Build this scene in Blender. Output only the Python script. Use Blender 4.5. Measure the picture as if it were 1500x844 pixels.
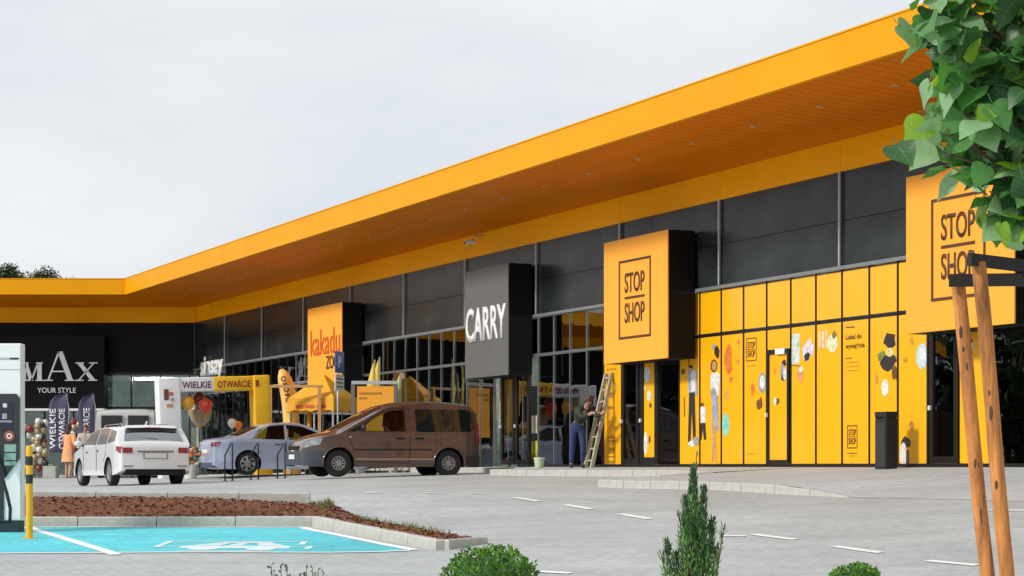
import bpy, bmesh, math, random
import numpy as np
from mathutils import Vector, Matrix, noise

random.seed(11)
for o in list(bpy.data.objects):
    bpy.data.objects.remove(o)
SC = bpy.context.scene
COL = SC.collection
R = math.radians
PI = math.pi

# ---------------------------------------------------------------- camera
FPX, CX, HY = 3000.0, 750.0, 684.0          # focal length and horizon of the 1500 px wide photograph
cam = bpy.data.cameras.new('camera')
cam.sensor_width = 36
cam.lens = FPX / 1500 * 36
cam.shift_y = (HY - 422) / 1500
cam.clip_start = 0.1
cam.clip_end = 3000
camo = bpy.data.objects.new('camera', cam)
camo.rotation_euler = (R(90), 0, 0)
COL.objects.link(camo)
SC.camera = camo

# ---------------------------------------------------------------- sky, sun, exposure
SUN_EL, SUN_AZ = 33, 243                    # azimuth clockwise from +Y
w = bpy.data.worlds.new("World")
SC.world = w
w.use_nodes = True
nt = w.node_tree
nt.nodes.clear()
out = nt.nodes.new('ShaderNodeOutputWorld')
bg = nt.nodes.new('ShaderNodeBackground')
bg.inputs['Strength'].default_value = 0.10
sky = nt.nodes.new('ShaderNodeTexSky')
sky.sky_type = 'NISHITA'
sky.sun_disc = False
sky.sun_elevation = R(SUN_EL)
sky.sun_rotation = R(SUN_AZ)
sky.altitude = 200
sky.dust_density = 2.0
tc = nt.nodes.new('ShaderNodeTexCoord')
mp = nt.nodes.new('ShaderNodeMapping')
mp.inputs['Scale'].default_value = (1.0, 1.0, 2.6)
nz = nt.nodes.new('ShaderNodeTexNoise')
nz.inputs['Scale'].default_value = 2.6
nz.inputs['Detail'].default_value = 7
nz.inputs['Roughness'].default_value = 0.55
cr = nt.nodes.new('ShaderNodeValToRGB')
cr.color_ramp.elements[0].position = 0.38
cr.color_ramp.elements[0].color = (6.35, 6.75, 7.25, 1)
cr.color_ramp.elements[1].position = 0.64
cr.color_ramp.elements[1].color = (8.1, 8.2, 8.3, 1)
mx = nt.nodes.new('ShaderNodeMixRGB')
mx.inputs[0].default_value = 0.93
nt.links.new(tc.outputs['Generated'], mp.inputs['Vector'])
nt.links.new(mp.outputs[0], nz.inputs['Vector'])
nt.links.new(nz.outputs['Fac'], cr.inputs[0])
nt.links.new(sky.outputs[0], mx.inputs[1])
nt.links.new(cr.outputs[0], mx.inputs[2])
nt.links.new(mx.outputs[0], bg.inputs['Color'])
nt.links.new(bg.outputs[0], out.inputs['Surface'])

sun = bpy.data.lights.new('sun', 'SUN')
sun.energy = 2.3
sun.angle = R(7)
sun.color = (1.0, 0.95, 0.88)
suno = bpy.data.objects.new('sun', sun)
tosun = Vector((math.sin(R(SUN_AZ)) * math.cos(R(SUN_EL)), math.cos(R(SUN_AZ)) * math.cos(R(SUN_EL)), math.sin(R(SUN_EL))))
suno.rotation_euler = tosun.to_track_quat('Z', 'Y').to_euler()
COL.objects.link(suno)
SC.view_settings.view_transform = 'Standard'
SC.view_settings.look = 'None'
SC.view_settings.exposure = 0.23
SC.view_settings.gamma = 1.0
SC.cycles.max_bounces = 8
SC.cycles.transparent_max_bounces = 12

# ---------------------------------------------------------------- materials
MATS = {}


def mat(name, col, rough=0.6, metal=0.0, var=0.0, scale=8.0, bump=0.0, bscale=None, coat=0.0, spec=0.5, stretch=None, sheen=0.0, trans=0.0):
    """principled material; var = lightness variation by noise, bump = fine relief"""
    if name in MATS:
        return MATS[name]
    m = bpy.data.materials.new(name)
    m.use_nodes = True
    t = m.node_tree
    b = t.nodes['Principled BSDF']
    b.inputs['Base Color'].default_value = (*col, 1)
    b.inputs['Roughness'].default_value = rough
    b.inputs['Metallic'].default_value = metal
    b.inputs['Coat Weight'].default_value = coat
    b.inputs['Coat Roughness'].default_value = 0.04
    b.inputs['Specular IOR Level'].default_value = spec
    if var or bump:
        c = t.nodes.new('ShaderNodeTexCoord')
        mpn = t.nodes.new('ShaderNodeMapping')
        if stretch:
            mpn.inputs['Scale'].default_value = stretch
        t.links.new(c.outputs['Object'], mpn.inputs['Vector'])
    if var:
        n = t.nodes.new('ShaderNodeTexNoise')
        n.inputs['Scale'].default_value = scale
        n.inputs['Detail'].default_value = 6
        n.inputs['Roughness'].default_value = 0.65
        t.links.new(mpn.outputs[0], n.inputs['Vector'])
        rp = t.nodes.new('ShaderNodeValToRGB')
        rp.color_ramp.elements[0].position = 0.28
        rp.color_ramp.elements[1].position = 0.72
        rp.color_ramp.elements[0].color = (*[max(0, x * (1 - var)) for x in col], 1)
        rp.color_ramp.elements[1].color = (*[min(1, x * (1 + var)) for x in col], 1)
        t.links.new(n.outputs['Fac'], rp.inputs[0])
        t.links.new(rp.outputs[0], b.inputs['Base Color'])
    if bump:
        n2 = t.nodes.new('ShaderNodeTexNoise')
        n2.inputs['Scale'].default_value = bscale or scale * 4
        n2.inputs['Detail'].default_value = 4
        t.links.new(mpn.outputs[0], n2.inputs['Vector'])
        bp = t.nodes.new('ShaderNodeBump')
        bp.inputs['Strength'].default_value = bump
        bp.inputs['Distance'].default_value = 0.02
        t.links.new(n2.outputs['Fac'], bp.inputs['Height'])
        t.links.new(bp.outputs[0], b.inputs['Normal'])
    if trans:
        b.inputs['Transmission Weight'].default_value = trans
    MATS[name] = m
    return m


def glass_mat(name, tint, refl=1.7, ior=1.55, rough=0.01):
    if name in MATS:
        return MATS[name]
    m = bpy.data.materials.new(name)
    m.use_nodes = True
    t = m.node_tree
    t.nodes.clear()
    o = t.nodes.new('ShaderNodeOutputMaterial')
    tr = t.nodes.new('ShaderNodeBsdfTransparent')
    tr.inputs[0].default_value = (*tint, 1)
    gl = t.nodes.new('ShaderNodeBsdfGlossy')
    gl.inputs['Roughness'].default_value = rough
    fr = t.nodes.new('ShaderNodeFresnel')
    fr.inputs['IOR'].default_value = ior
    ml = t.nodes.new('ShaderNodeMath')
    ml.operation = 'MULTIPLY'
    ml.use_clamp = True
    ml.inputs[1].default_value = refl
    c = t.nodes.new('ShaderNodeTexCoord')
    n2 = t.nodes.new('ShaderNodeTexNoise')
    n2.inputs['Scale'].default_value = 1.3
    bp = t.nodes.new('ShaderNodeBump')
    bp.inputs['Strength'].default_value = 0.03
    bp.inputs['Distance'].default_value = 0.1
    t.links.new(c.outputs['Object'], n2.inputs['Vector'])
    t.links.new(n2.outputs['Fac'], bp.inputs['Height'])
    t.links.new(bp.outputs[0], gl.inputs['Normal'])
    mxs = t.nodes.new('ShaderNodeMixShader')
    t.links.new(fr.outputs[0], ml.inputs[0])
    t.links.new(ml.outputs[0], mxs.inputs[0])
    t.links.new(tr.outputs[0], mxs.inputs[1])
    t.links.new(gl.outputs[0], mxs.inputs[2])
    t.links.new(mxs.outputs[0], o.inputs['Surface'])
    MATS[name] = m
    return m


def leaf_mat(name, col, var=0.35, scale=9, back=0.35, rough=0.45):
    if name in MATS:
        return MATS[name]
    m = mat(name, col, rough, var=var, scale=scale)
    t = m.node_tree
    b = t.nodes['Principled BSDF']
    o = t.nodes['Material Output']
    tl = t.nodes.new('ShaderNodeBsdfTranslucent')
    tl.inputs[0].default_value = (min(1, col[0] * 2.2), min(1, col[1] * 1.9), col[2] * 1.0, 1)
    ms = t.nodes.new('ShaderNodeMixShader')
    ms.inputs[0].default_value = back
    t.links.new(b.outputs[0], ms.inputs[1])
    t.links.new(tl.outputs[0], ms.inputs[2])
    t.links.new(ms.outputs[0], o.inputs['Surface'])
    return m


def paving_mat(name, c1, c2, joint, bw, bh, rot=0.0, big=0.12, mortar=0.012, streak=0.1, offset=0.5, msmooth=0.1):
    """small paving blocks in world metres with patchy weathering"""
    m = bpy.data.materials.new(name)
    m.use_nodes = True
    t = m.node_tree
    b = t.nodes['Principled BSDF']
    b.inputs['Roughness'].default_value = 0.85
    c = t.nodes.new('ShaderNodeTexCoord')
    mpn = t.nodes.new('ShaderNodeMapping')
    mpn.inputs['Rotation'].default_value = (0, 0, rot)
    br = t.nodes.new('ShaderNodeTexBrick')
    br.inputs['Scale'].default_value = 1.0
    br.inputs['Color1'].default_value = (*c1, 1)
    br.inputs['Color2'].default_value = (*c2, 1)
    br.inputs['Mortar'].default_value = (*joint, 1)
    br.inputs['Mortar Size'].default_value = mortar
    br.inputs['Mortar Smooth'].default_value = msmooth
    br.inputs['Brick Width'].default_value = bw
    br.inputs['Row Height'].default_value = bh
    br.offset = offset
    t.links.new(c.outputs['Object'], mpn.inputs['Vector'])
    t.links.new(mpn.outputs[0], br.inputs['Vector'])
    n = t.nodes.new('ShaderNodeTexNoise')
    n.inputs['Scale'].default_value = 0.45
    n.inputs['Detail'].default_value = 8
    n.inputs['Roughness'].default_value = 0.7
    t.links.new(c.outputs['Object'], n.inputs['Vector'])
    rp = t.nodes.new('ShaderNodeValToRGB')
    rp.color_ramp.elements[0].position = 0.3
    rp.color_ramp.elements[1].position = 0.7
    rp.color_ramp.elements[0].color = (1 - big, 1 - big, 1 - big, 1)
    rp.color_ramp.elements[1].color = (1 + big * .6, 1 + big * .6, 1 + big * .55, 1)
    t.links.new(n.outputs['Fac'], rp.inputs[0])
    mm = t.nodes.new('ShaderNodeMixRGB')
    mm.blend_type = 'MULTIPLY'
    mm.inputs[0].default_value = 1
    t.links.new(br.outputs['Color'], mm.inputs[1])
    t.links.new(rp.outputs[0], mm.inputs[2])
    n3 = t.nodes.new('ShaderNodeTexNoise')
    n3.inputs['Scale'].default_value = 9.0
    n3.inputs['Detail'].default_value = 6
    t.links.new(c.outputs['Object'], n3.inputs['Vector'])
    rp3 = t.nodes.new('ShaderNodeValToRGB')
    rp3.color_ramp.elements[0].position = 0.3
    rp3.color_ramp.elements[1].position = 0.7
    rp3.color_ramp.elements[0].color = (1 - streak,) * 3 + (1,)
    rp3.color_ramp.elements[1].color = (1 + streak,) * 3 + (1,)
    t.links.new(n3.outputs['Fac'], rp3.inputs[0])
    mm2 = t.nodes.new('ShaderNodeMixRGB')
    mm2.blend_type = 'MULTIPLY'
    mm2.inputs[0].default_value = 1
    t.links.new(mm.outputs[0], mm2.inputs[1])
    t.links.new(rp3.outputs[0], mm2.inputs[2])
    mp4 = t.nodes.new('ShaderNodeMapping')
    mp4.inputs['Rotation'].default_value = (0, 0, rot)
    mp4.inputs['Scale'].default_value = (.10, 1.1, 1)
    n4 = t.nodes.new('ShaderNodeTexNoise')
    n4.inputs['Scale'].default_value = 1.6
    n4.inputs['Detail'].default_value = 5
    t.links.new(c.outputs['Object'], mp4.inputs['Vector'])
    t.links.new(mp4.outputs[0], n4.inputs['Vector'])
    rp4 = t.nodes.new('ShaderNodeValToRGB')
    rp4.color_ramp.elements[0].position = 0.34
    rp4.color_ramp.elements[1].position = 0.56
    rp4.color_ramp.elements[0].color = (.92, .92, .92, 1)
    rp4.color_ramp.elements[1].color = (1.03, 1.03, 1.03, 1)
    t.links.new(n4.outputs['Fac'], rp4.inputs[0])
    mm4 = t.nodes.new('ShaderNodeMixRGB')
    mm4.blend_type = 'MULTIPLY'
    mm4.inputs[0].default_value = 1
    t.links.new(mm2.outputs[0], mm4.inputs[1])
    t.links.new(rp4.outputs[0], mm4.inputs[2])
    t.links.new(mm4.outputs[0], b.inputs['Base Color'])
    bp = t.nodes.new('ShaderNodeBump')
    bp.inputs['Strength'].default_value = 0.3
    bp.inputs['Distance'].default_value = 0.01
    t.links.new(n3.outputs['Fac'], bp.inputs['Height'])
    t.links.new(bp.outputs[0], b.inputs['Normal'])
    return m


FACADE_ANG = -math.atan2(0.9096, 0.4155)
M_ground = paving_mat('road_paving', (.415, .435, .44), (.442, .462, .466), (.40, .42, .423), .24, .12, rot=-FACADE_ANG, big=.17, streak=.10)
M_walkpave = paving_mat('pavement_blocks', (.44, .47, .49), (.49, .515, .535), (.385, .41, .425), .2, .2, rot=-FACADE_ANG, big=.12, offset=0, streak=.1)
M_bay = paving_mat('turquoise_paint', (.095, .585, .67), (.115, .63, .705), (.085, .55, .64), .24, .12, rot=-FACADE_ANG, big=.24, streak=.14)
M_kerb = mat('kerb_concrete', (.46, .46, .42), .9, var=.16, scale=7, bump=.4)
M_soil = mat('soil', (.165, .062, .028), .95, var=.6, scale=14, bump=1.0, bscale=40)
M_chipA = mat('bark_chip', (.28, .10, .042), .9, var=.5, scale=20)
M_chipB = mat('bark_chip_dark', (.12, .045, .02), .9, var=.5, scale=20)
M_paint = mat('white_road_paint', (.82, .83, .82), .7, var=.08, scale=12)
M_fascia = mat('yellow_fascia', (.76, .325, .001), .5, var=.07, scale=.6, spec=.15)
M_soffit = mat('shaded_orange_soffit', (.68, .19, .002), .5, var=.16, scale=.5, spec=.1)  # canopy paint with underside shade and redder bounce put into the colour
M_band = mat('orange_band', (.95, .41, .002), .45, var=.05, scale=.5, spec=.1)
M_clad = mat('black_cladding', (.022, .027, .028), .27, var=.6, scale=.9, spec=.3, bump=.12, bscale=1.2)
M_cladb = mat('black_backing', (.012, .012, .013), .6)
M_rail = mat('grey_metal_strip', (.46, .48, .48), .4, metal=.3)
M_flash = mat('grey_flashing', (.26, .28, .28), .4, metal=.4)
M_frame = mat('dark_frame', (.014, .010, .009), .4, spec=.3)
M_film = mat('yellow_film', (.95, .46, .006), .25, var=.03, scale=.7, coat=.25, spec=.4)
M_sign = mat('sign_orange', (.96, .42, .045), .55, var=.02, scale=.8, spec=.25)
M_signside = mat('sign_side_black', (.006, .006, .006), .6, spec=.15)
M_brown = mat('print_brown', (.10, .035, .01), .6)
M_signgrey = mat('sign_grey', (.125, .125, .118), .5, var=.08, scale=.9)
M_white = mat('letter_white', (.82, .82, .82), .5)
M_red = mat('letter_red', (.62, .11, .01), .55)
M_glass = glass_mat('shop_glass', (.62, .72, .70), 2.3, 1.5)
M_int = mat('interior_wall', (.16, .22, .21), .8, var=.6, scale=1.4)
M_intf = mat('interior_floor', (.34, .34, .32), .4)
M_roof = mat('roof_sheet', (.35, .36, .36), .7, var=.1, scale=.5)


# ---------------------------------------------------------------- mesh helpers
class MB:
    def __init__(self):
        self.v, self.f, self.mi = [], [], []
        self.cur = 0

    def add(self, verts, faces):
        n = len(self.v)
        self.v += [tuple(p) for p in verts]
        self.f += [tuple(i + n for i in f) for f in faces]
        self.mi += [self.cur] * len(faces)

    def box(self, x0, x1, y0, y1, z0, z1):
        self.add([(x0, y0, z0), (x1, y0, z0), (x1, y1, z0), (x0, y1, z0), (x0, y0, z1), (x1, y0, z1), (x1, y1, z1), (x0, y1, z1)],
                 [(0, 3, 2, 1), (4, 5, 6, 7), (0, 1, 5, 4), (1, 2, 6, 5), (2, 3, 7, 6), (3, 0, 4, 7)])
        return self

    def prism(self, poly, y0, y1):
        """polygon in (x,z), counter clockwise seen from -y, extruded from y0 (front) to y1"""
        n = len(poly)
        vs = [(x, y0, z) for x, z in poly] + [(x, y1, z) for x, z in poly]
        fs = [tuple(range(n)), tuple(range(2 * n - 1, n - 1, -1))]
        for i in range(n):
            j = (i + 1) % n
            fs.append((i, n + i, n + j, j))
        self.add(vs, fs)
        return self

    def tube(self, pts, r, n=8, cap=True):
        pts = [Vector(p) for p in pts]
        rs = r if isinstance(r, (list, tuple)) else [r] * len(pts)
        vs, fs = [], []
        up = Vector((0.12, 0.3, 1)).normalized()
        for i, p in enumerate(pts):
            d = (pts[min(i + 1, len(pts) - 1)] - pts[max(i - 1, 0)]).normalized()
            a = d.cross(up)
            if a.length < 1e-3:
                a = d.cross(Vector((1, 0, 0)))
            a.normalize()
            b = a.cross(d)
            for k in range(n):
                t = 2 * PI * k / n
                vs.append(p + (a * math.cos(t) + b * math.sin(t)) * rs[i])
        for i in range(len(pts) - 1):
            for k in range(n):
                k2 = (k + 1) % n
                fs.append((i * n + k, i * n + k2, (i + 1) * n + k2, (i + 1) * n + k))
        if cap:
            fs.append(tuple(range(n - 1, -1, -1)))
            fs.append(tuple((len(pts) - 1) * n + k for k in range(n)))
        self.add(vs, fs)
        return self

    def lathe(self, prof, n=24, M=None):
        """profile [(r,z)] about local z, optional matrix"""
        vs, fs = [], []
        for r, z in prof:
            for k in range(n):
                t = 2 * PI * k / n
                vs.append(Vector((r * math.cos(t), r * math.sin(t), z)))
        if M:
            vs = [M @ p for p in vs]
        for i in range(len(prof) - 1):
            for k in range(n):
                k2 = (k + 1) % n
                fs.append((i * n + k, i * n + k2, (i + 1) * n + k2, (i + 1) * n + k))
        self.add(vs, fs)
        return self

    def ball(self, c, rx, ry=None, rz=None, n=12, m=8):
        ry = ry or rx
        rz = rz or rx
        vs, fs = [], []
        for i in range(m + 1):
            ph = PI * i / m
            for k in range(n):
                t = 2 * PI * k / n
                vs.append((c[0] + rx * math.sin(ph) * math.cos(t), c[1] + ry * math.sin(ph) * math.sin(t), c[2] - rz * math.cos(ph)))
        for i in range(m):
            for k in range(n):
                k2 = (k + 1) % n
                fs.append((i * n + k, i * n + k2, (i + 1) * n + k2, (i + 1) * n + k))
        self.add(vs, fs)
        return self

    def grid(self, P):
        """P[i][j] points -> quads"""
        ni, nj = len(P), len(P[0])
        vs = [p for row in P for p in row]
        fs = [(i * nj + j, (i + 1) * nj + j, (i + 1) * nj + j + 1, i * nj + j + 1) for i in range(ni - 1) for j in range(nj - 1)]
        self.add(vs, fs)
        return self

    def mesh(self, name, mats, smooth=False, angle=None):
        me = bpy.data.meshes.new(name)
        me.from_pydata([tuple(p) for p in self.v], [], self.f)
        for m in (mats if isinstance(mats, (list, tuple)) else [mats]):
            me.materials.append(m)
        if len(set(self.mi)) > 1:
            me.polygons.foreach_set('material_index', self.mi)
        if smooth:
            me.shade_smooth()
            if angle:
                me.set_sharp_from_angle(angle=R(angle))
        me.update()
        return me

    def build(self, name, mats, parent=None, smooth=False, angle=None, M=None, bevel=0):
        me = self.mesh(name, mats, smooth, angle)
        if bevel:
            bm = bmesh.new()
            bm.from_mesh(me)
            bmesh.ops.bevel(bm, geom=list(bm.edges), offset=bevel, segments=2, affect='EDGES', profile=0.7)
            bm.to_mesh(me)
            bm.free()
        return put(name, me, parent, M)


WM = {}


def put(name, me, parent=None, M=None):
    """link a mesh object; M is the matrix in the space of its parent"""
    o = bpy.data.objects.new(name, me)
    COL.objects.link(o)
    if parent is not None:
        o.parent = parent
    if M is not None:
        o.matrix_local = M
    return o


def thing(name, label, cat, loc=(0, 0, 0), rz=0.0, group=None, scale=1.0):
    o = bpy.data.objects.new(name, None)
    o.empty_display_size = 0.2
    COL.objects.link(o)
    o.location = loc
    o.rotation_euler = (0, 0, rz)
    o.scale = (scale,) * 3
    return tag(o, label, cat, group)


def tag(o, label, cat, group=None):
    o['label'] = label
    o['category'] = cat
    if group:
        o['group'] = group
    return o


def structure(o, kind='structure'):
    o['kind'] = kind
    return o


def copy_tree(o, parent=None):
    c = o.copy()
    COL.objects.link(c)
    if parent is not None:
        c.parent = parent
    for ch in list(o.children):
        copy_tree(ch, c)
    return c


def text_mesh(name, s, wd, ht, m, depth=0.03, bold=0.0, italic=0.0):
    """lettering standing in the x-z plane, front to -y, fitted into wd x ht, origin lower left"""
    cu = bpy.data.curves.new(name, 'FONT')
    cu.body = s
    cu.size = 1
    cu.offset = bold
    cu.shear = italic
    cu.resolution_u = 4
    o = bpy.data.objects.new(name, cu)
    me = bpy.data.meshes.new_from_object(o)
    bpy.data.objects.remove(o)
    co = np.zeros(len(me.vertices) * 3)
    me.vertices.foreach_get('co', co)
    co = co.reshape(-1, 3)
    lo, hi = co.min(0), co.max(0)
    q = (co - lo) / np.maximum(hi - lo, 1e-6)
    bm = bmesh.new()
    bm.from_mesh(me)
    bm.verts.ensure_lookup_table()
    for v, c in zip(bm.verts, q):
        v.co = (c[0] * wd, -depth, c[1] * ht)
    ex = bmesh.ops.extrude_face_region(bm, geom=list(bm.faces))
    for g in ex['geom']:
        if isinstance(g, bmesh.types.BMVert):
            g.co.y = 0
    bmesh.ops.recalc_face_normals(bm, faces=list(bm.faces))
    bm.to_mesh(me)
    bm.free()
    me.materials.clear()
    me.materials.append(m)
    me.name = name
    return me


def T(x, y, z, rz=0.0, sx=1, sy=1, sz=1):
    return Matrix.Translation((x, y, z)) @ Matrix.Rotation(rz, 4, 'Z') @ Matrix.Diagonal((sx, sy, sz, 1))


# ---------------------------------------------------------------- the lie of the land
P0 = Vector((5.2, 40.0, 0))                 # a point of the shop front
DX, DY = -0.4155, 0.9096                    # along the front, away from the camera
NX, NY = -0.9096, -0.4155                   # out of the front


def fp(s, u, z=0.0):
    return Vector((P0.x + DX * s + NX * u, P0.y + DY * s + NY * u, z))


def s_of(px, u=0.0):
    r = (px - CX) / FPX
    return ((P0.x + NX * u) - r * (P0.y + NY * u)) / (DY * r - DX)


def sz_of(px, py, u=0.0):
    s = s_of(px, u)
    Y = P0.y + DY * s + NY * u
    return s, (HY - py) * Y / FPX


ctrl = [(690, 803, 22.3),
        (1257, 806, 21.7), (1400, 827, 20.15), (1130, 787, 23.25), (930, 757, 26.25), (770, 732, 29.3),
        (1164, 724.8, 31.1), (900, 714.7, 36.5), (1250, 729, 29.7), (1500, 735, 26.2), (1040, 717.5, 33.5),
        (455, 728, 29.6), (50, 726, 29.6), (250, 725, 29.6), (800, 697, 44.9), (1000, 699, 39), (560, 700, 47), (690, 698, 46), (450, 704, 45),
        (190, 711, 51), (115, 713, 52), (160, 712, 50), (240, 709.5, 52.5), (60, 716.5, 44), (190, 716, 44), (320, 712, 44), (60, 721, 36), (190, 720.5, 36), (330, 719, 36), (350, 697, 56), (100, 700, 70), (40, 702, 72), (250, 700, 66),
        (750, 844, 20), (0, 844, 20), (1490, 846, 19)]
cp = [((px - CX) / FPX * Y, Y, -(py - HY) / FPX * Y) for px, py, Y in ctrl]
cp += [(0, 12, -1.28), (0, 0, -1.42), (-15, 5, -1.4), (15, 5, -1.3), (-25, 30, -.8), (-25, 50, -.62), (-30, 72, -.5), (16, 18, -.75)]
BAYC = [(-13, 27, -.80), (-2.6, 27, -.79), (-1.1, 22.3, -.93), (-11, 21.9, -.965)]
for _u in np.linspace(0, 1, 6):
    for _v in np.linspace(0, 1, 5):
        a_, b_, c_, d_ = [np.array(q_) for q_ in BAYC]
        cp.append(tuple((a_ * (1 - _u) + b_ * _u) * (1 - _v) + (d_ * (1 - _u) + c_ * _u) * _v))
for s_ in (-18, -8, 0, 8, 16, 24):
    q = fp(s_, 0)
    cp.append((q.x, q.y, -.13 if s_ < 20 else -.25))
q = fp(38, 0)
cp.append((q.x, q.y, -.42))
cp = np.array(cp)


def _phi(r2):
    return 0.5 * r2 * np.log(r2 + 1e-9)


_n = len(cp)
_A = np.zeros((_n + 3, _n + 3))
_d2 = ((cp[:, None, :2] - cp[None, :, :2]) ** 2).sum(-1)
_A[:_n, :_n] = _phi(_d2) + np.eye(_n) * .15
_A[:_n, _n] = 1
_A[:_n, _n + 1:] = cp[:, :2]
_A[_n, :_n] = 1
_A[_n + 1:, :_n] = cp[:, :2].T
_sol = np.linalg.solve(_A, np.concatenate([cp[:, 2], np.zeros(3)]))


def tps(x, y):
    x = np.asarray(x, float)
    y = np.asarray(y, float)
    d2 = (x[..., None] - cp[:, 0]) ** 2 + (y[..., None] - cp[:, 1]) ** 2
    z = _phi(d2) @ _sol[:_n] + _sol[_n] + _sol[_n + 1] * x + _sol[_n + 2] * y
    ex = np.maximum(0, np.maximum(-26 - x, x - 12))
    ey = np.maximum(0, np.maximum(-4 - y, y - 74))
    k = np.clip(np.hypot(ex, ey) / 14, 0, 1)
    k = k * k * (3 - 2 * k)
    return z * (1 - k) + (-0.75) * k


_xs = np.concatenate([[-900, -400, -200, -110, -75, -55], np.arange(-44, -26, 3), np.arange(-26, 13, .5), np.arange(13, 34, 3), [45, 70, 110, 200, 400, 900]])
_ys = np.concatenate([[-600, -250, -100, -50, -25, -12], np.arange(-4, 14, 2), np.arange(14, 80, .5), np.arange(80, 95, 3), [110, 150, 250, 500, 1200]])
_GX, _GY = np.meshgrid(_xs, _ys, indexing='ij')
_GZ = tps(_GX, _GY)


def gz(x, y):
    i = int(min(max(np.searchsorted(_xs, x) - 1, 0), len(_xs) - 2))
    j = int(min(max(np.searchsorted(_ys, y) - 1, 0), len(_ys) - 2))
    a = (x - _xs[i]) / (_xs[i + 1] - _xs[i])
    b = (y - _ys[j]) / (_ys[j + 1] - _ys[j])
    return float(_GZ[i, j] * (1 - a) * (1 - b) + _GZ[i + 1, j] * a * (1 - b) + _GZ[i, j + 1] * (1 - a) * b + _GZ[i + 1, j + 1] * a * b)


def at(px, Y):
    """ground point at distance Y in the direction of a photograph column"""
    x = (px - CX) / FPX * Y
    return Vector((x, Y, gz(x, Y)))


def hit(px, py):
    """ground point seen at a photograph pixel"""
    k = (py - HY) / FPX
    rx = (px - CX) / FPX
    Y, prev = 16.0, 16.0
    while Y < 85:
        if -k * Y <= gz(rx * Y, Y):
            break
        prev = Y
        Y += 0.1
    for _ in range(25):
        mY = (prev + Y) / 2
        if -k * mY <= gz(rx * mY, mY):
            Y = mY
        else:
            prev = mY
    return Vector((rx * Y, Y, gz(rx * Y, Y)))


mb = MB()
mb.grid([[(_xs[i], _ys[j], _GZ[i, j]) for j in range(len(_ys))] for i in range(len(_xs))])
structure(mb.build('ground', M_ground, smooth=True))


def sheet(name, quad, off, m, nu=24, nv=8, parent=None):
    """a thin layer following the ground between four plan corners"""
    a, b, c, d = [Vector((p[0], p[1], 0)) for p in quad]
    g = []
    for i in range(nu + 1):
        u = i / nu
        row = []
        for j in range(nv + 1):
            v = j / nv
            p = (a * (1 - u) + b * u) * (1 - v) + (d * (1 - u) + c * u) * v
            row.append((p.x, p.y, gz(p.x, p.y) + off))
        g.append(row)
    o = MB().grid(g).build(name, m, parent, smooth=True)
    return structure(o) if parent is None else o


# ---- kerbs
kerb_bm = MB().box(-.5, .5, -.06, .06, -.3, 0)
KERB = kerb_bm.mesh('kerb_stone', M_kerb)
_b = bmesh.new()
_b.from_mesh(KERB)
bmesh.ops.bevel(_b, geom=[e for e in _b.edges if all(v.co.z > -.01 for v in e.verts)], offset=.015, segments=1, affect='EDGES')
_b.to_mesh(KERB)
_b.free()


def kerb_run(pts, parent, step=1.0):
    for a, b in zip(pts[:-1], pts[1:]):
        a, b = Vector(a), Vector(b)
        n = max(1, round((b - a).length / step))
        for i in range(n):
            p, q2 = a.lerp(b, i / n), a.lerp(b, (i + 1) / n)
            d = q2 - p
            rz = math.atan2(d.y, d.x)
            ry = -math.asin(d.z / d.length)
            L = d.length - .012
            M = Matrix.Translation((p + q2) / 2 + Vector((0, 0, random.uniform(-.004, .004)))) @ Matrix.Rotation(rz, 4, 'Z') @ Matrix.Rotation(ry, 4, 'Y') @ Matrix.Diagonal((L, 1, 1, 1))
            put('kerb_stone', KERB, parent, M)


# ---- pavement along the shops
def zf(s):
    return 0.0 if s < 14 else -0.34 * (s - 14) / 27


S_STEP, S_STEP2, U1, U2, U3 = -1.2, 8.8, 4.5, 2.2, .6


def kerb_h(s):
    if s > -7.67:
        return .125
    return max(.004, .125 * (1 - (-7.67 - s) / 1.5))


def edge(s, u):
    q = fp(s, u)
    return Vector((q.x, q.y, gz(q.x, q.y) + kerb_h(s)))


mb = MB()
for s0, s1, u in ((-30, S_STEP, U1), (S_STEP, S_STEP2, U2), (S_STEP2, 41, U3)):
    n = int((s1 - s0) / .5)
    g = []
    for i in range(n + 1):
        s = s0 + (s1 - s0) * i / n
        e = edge(s, u)
        f = fp(s, -.05, zf(s))
        row = []
        for j in range(11):
            p = e.lerp(f, j / 10)
            p.z = max(p.z, gz(p.x, p.y) + .004)
            row.append(p)
        g.append(row)
    mb.grid(g)
pv = mb.build('pavement', M_walkpave, smooth=True)
structure(pv)
bm = bmesh.new()
bm.from_mesh(pv.data)
bmesh.ops.recalc_face_normals(bm, faces=list(bm.faces))
if sum(f.normal.z for f in bm.faces) < 0:
    bmesh.ops.reverse_faces(bm, faces=list(bm.faces))
bm.to_mesh(pv.data)
bm.free()
kb = structure(bpy.data.objects.new('kerb', None))
COL.objects.link(kb)
kerb_run([edge(s, U1) + Vector((0, 0, .006)) for s in np.arange(-9.2, S_STEP + .01, 1.0)], kb)
kerb_run([edge(s, U2) + Vector((0, 0, .006)) for s in np.arange(S_STEP, S_STEP2 + .01, 1.0)], kb)
kerb_run([edge(S_STEP2, U2) + Vector((0, 0, .006)), edge(S_STEP2, U3) + Vector((0, 0, .006))], kb)
kerb_run([edge(s, U3) + Vector((0, 0, .006)) for s in np.arange(S_STEP2, 40, 1.0)], kb)
kerb_run([edge(S_STEP, U1) + Vector((0, 0, .006)), edge(S_STEP, U2) + Vector((0, 0, .006))], kb)

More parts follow.
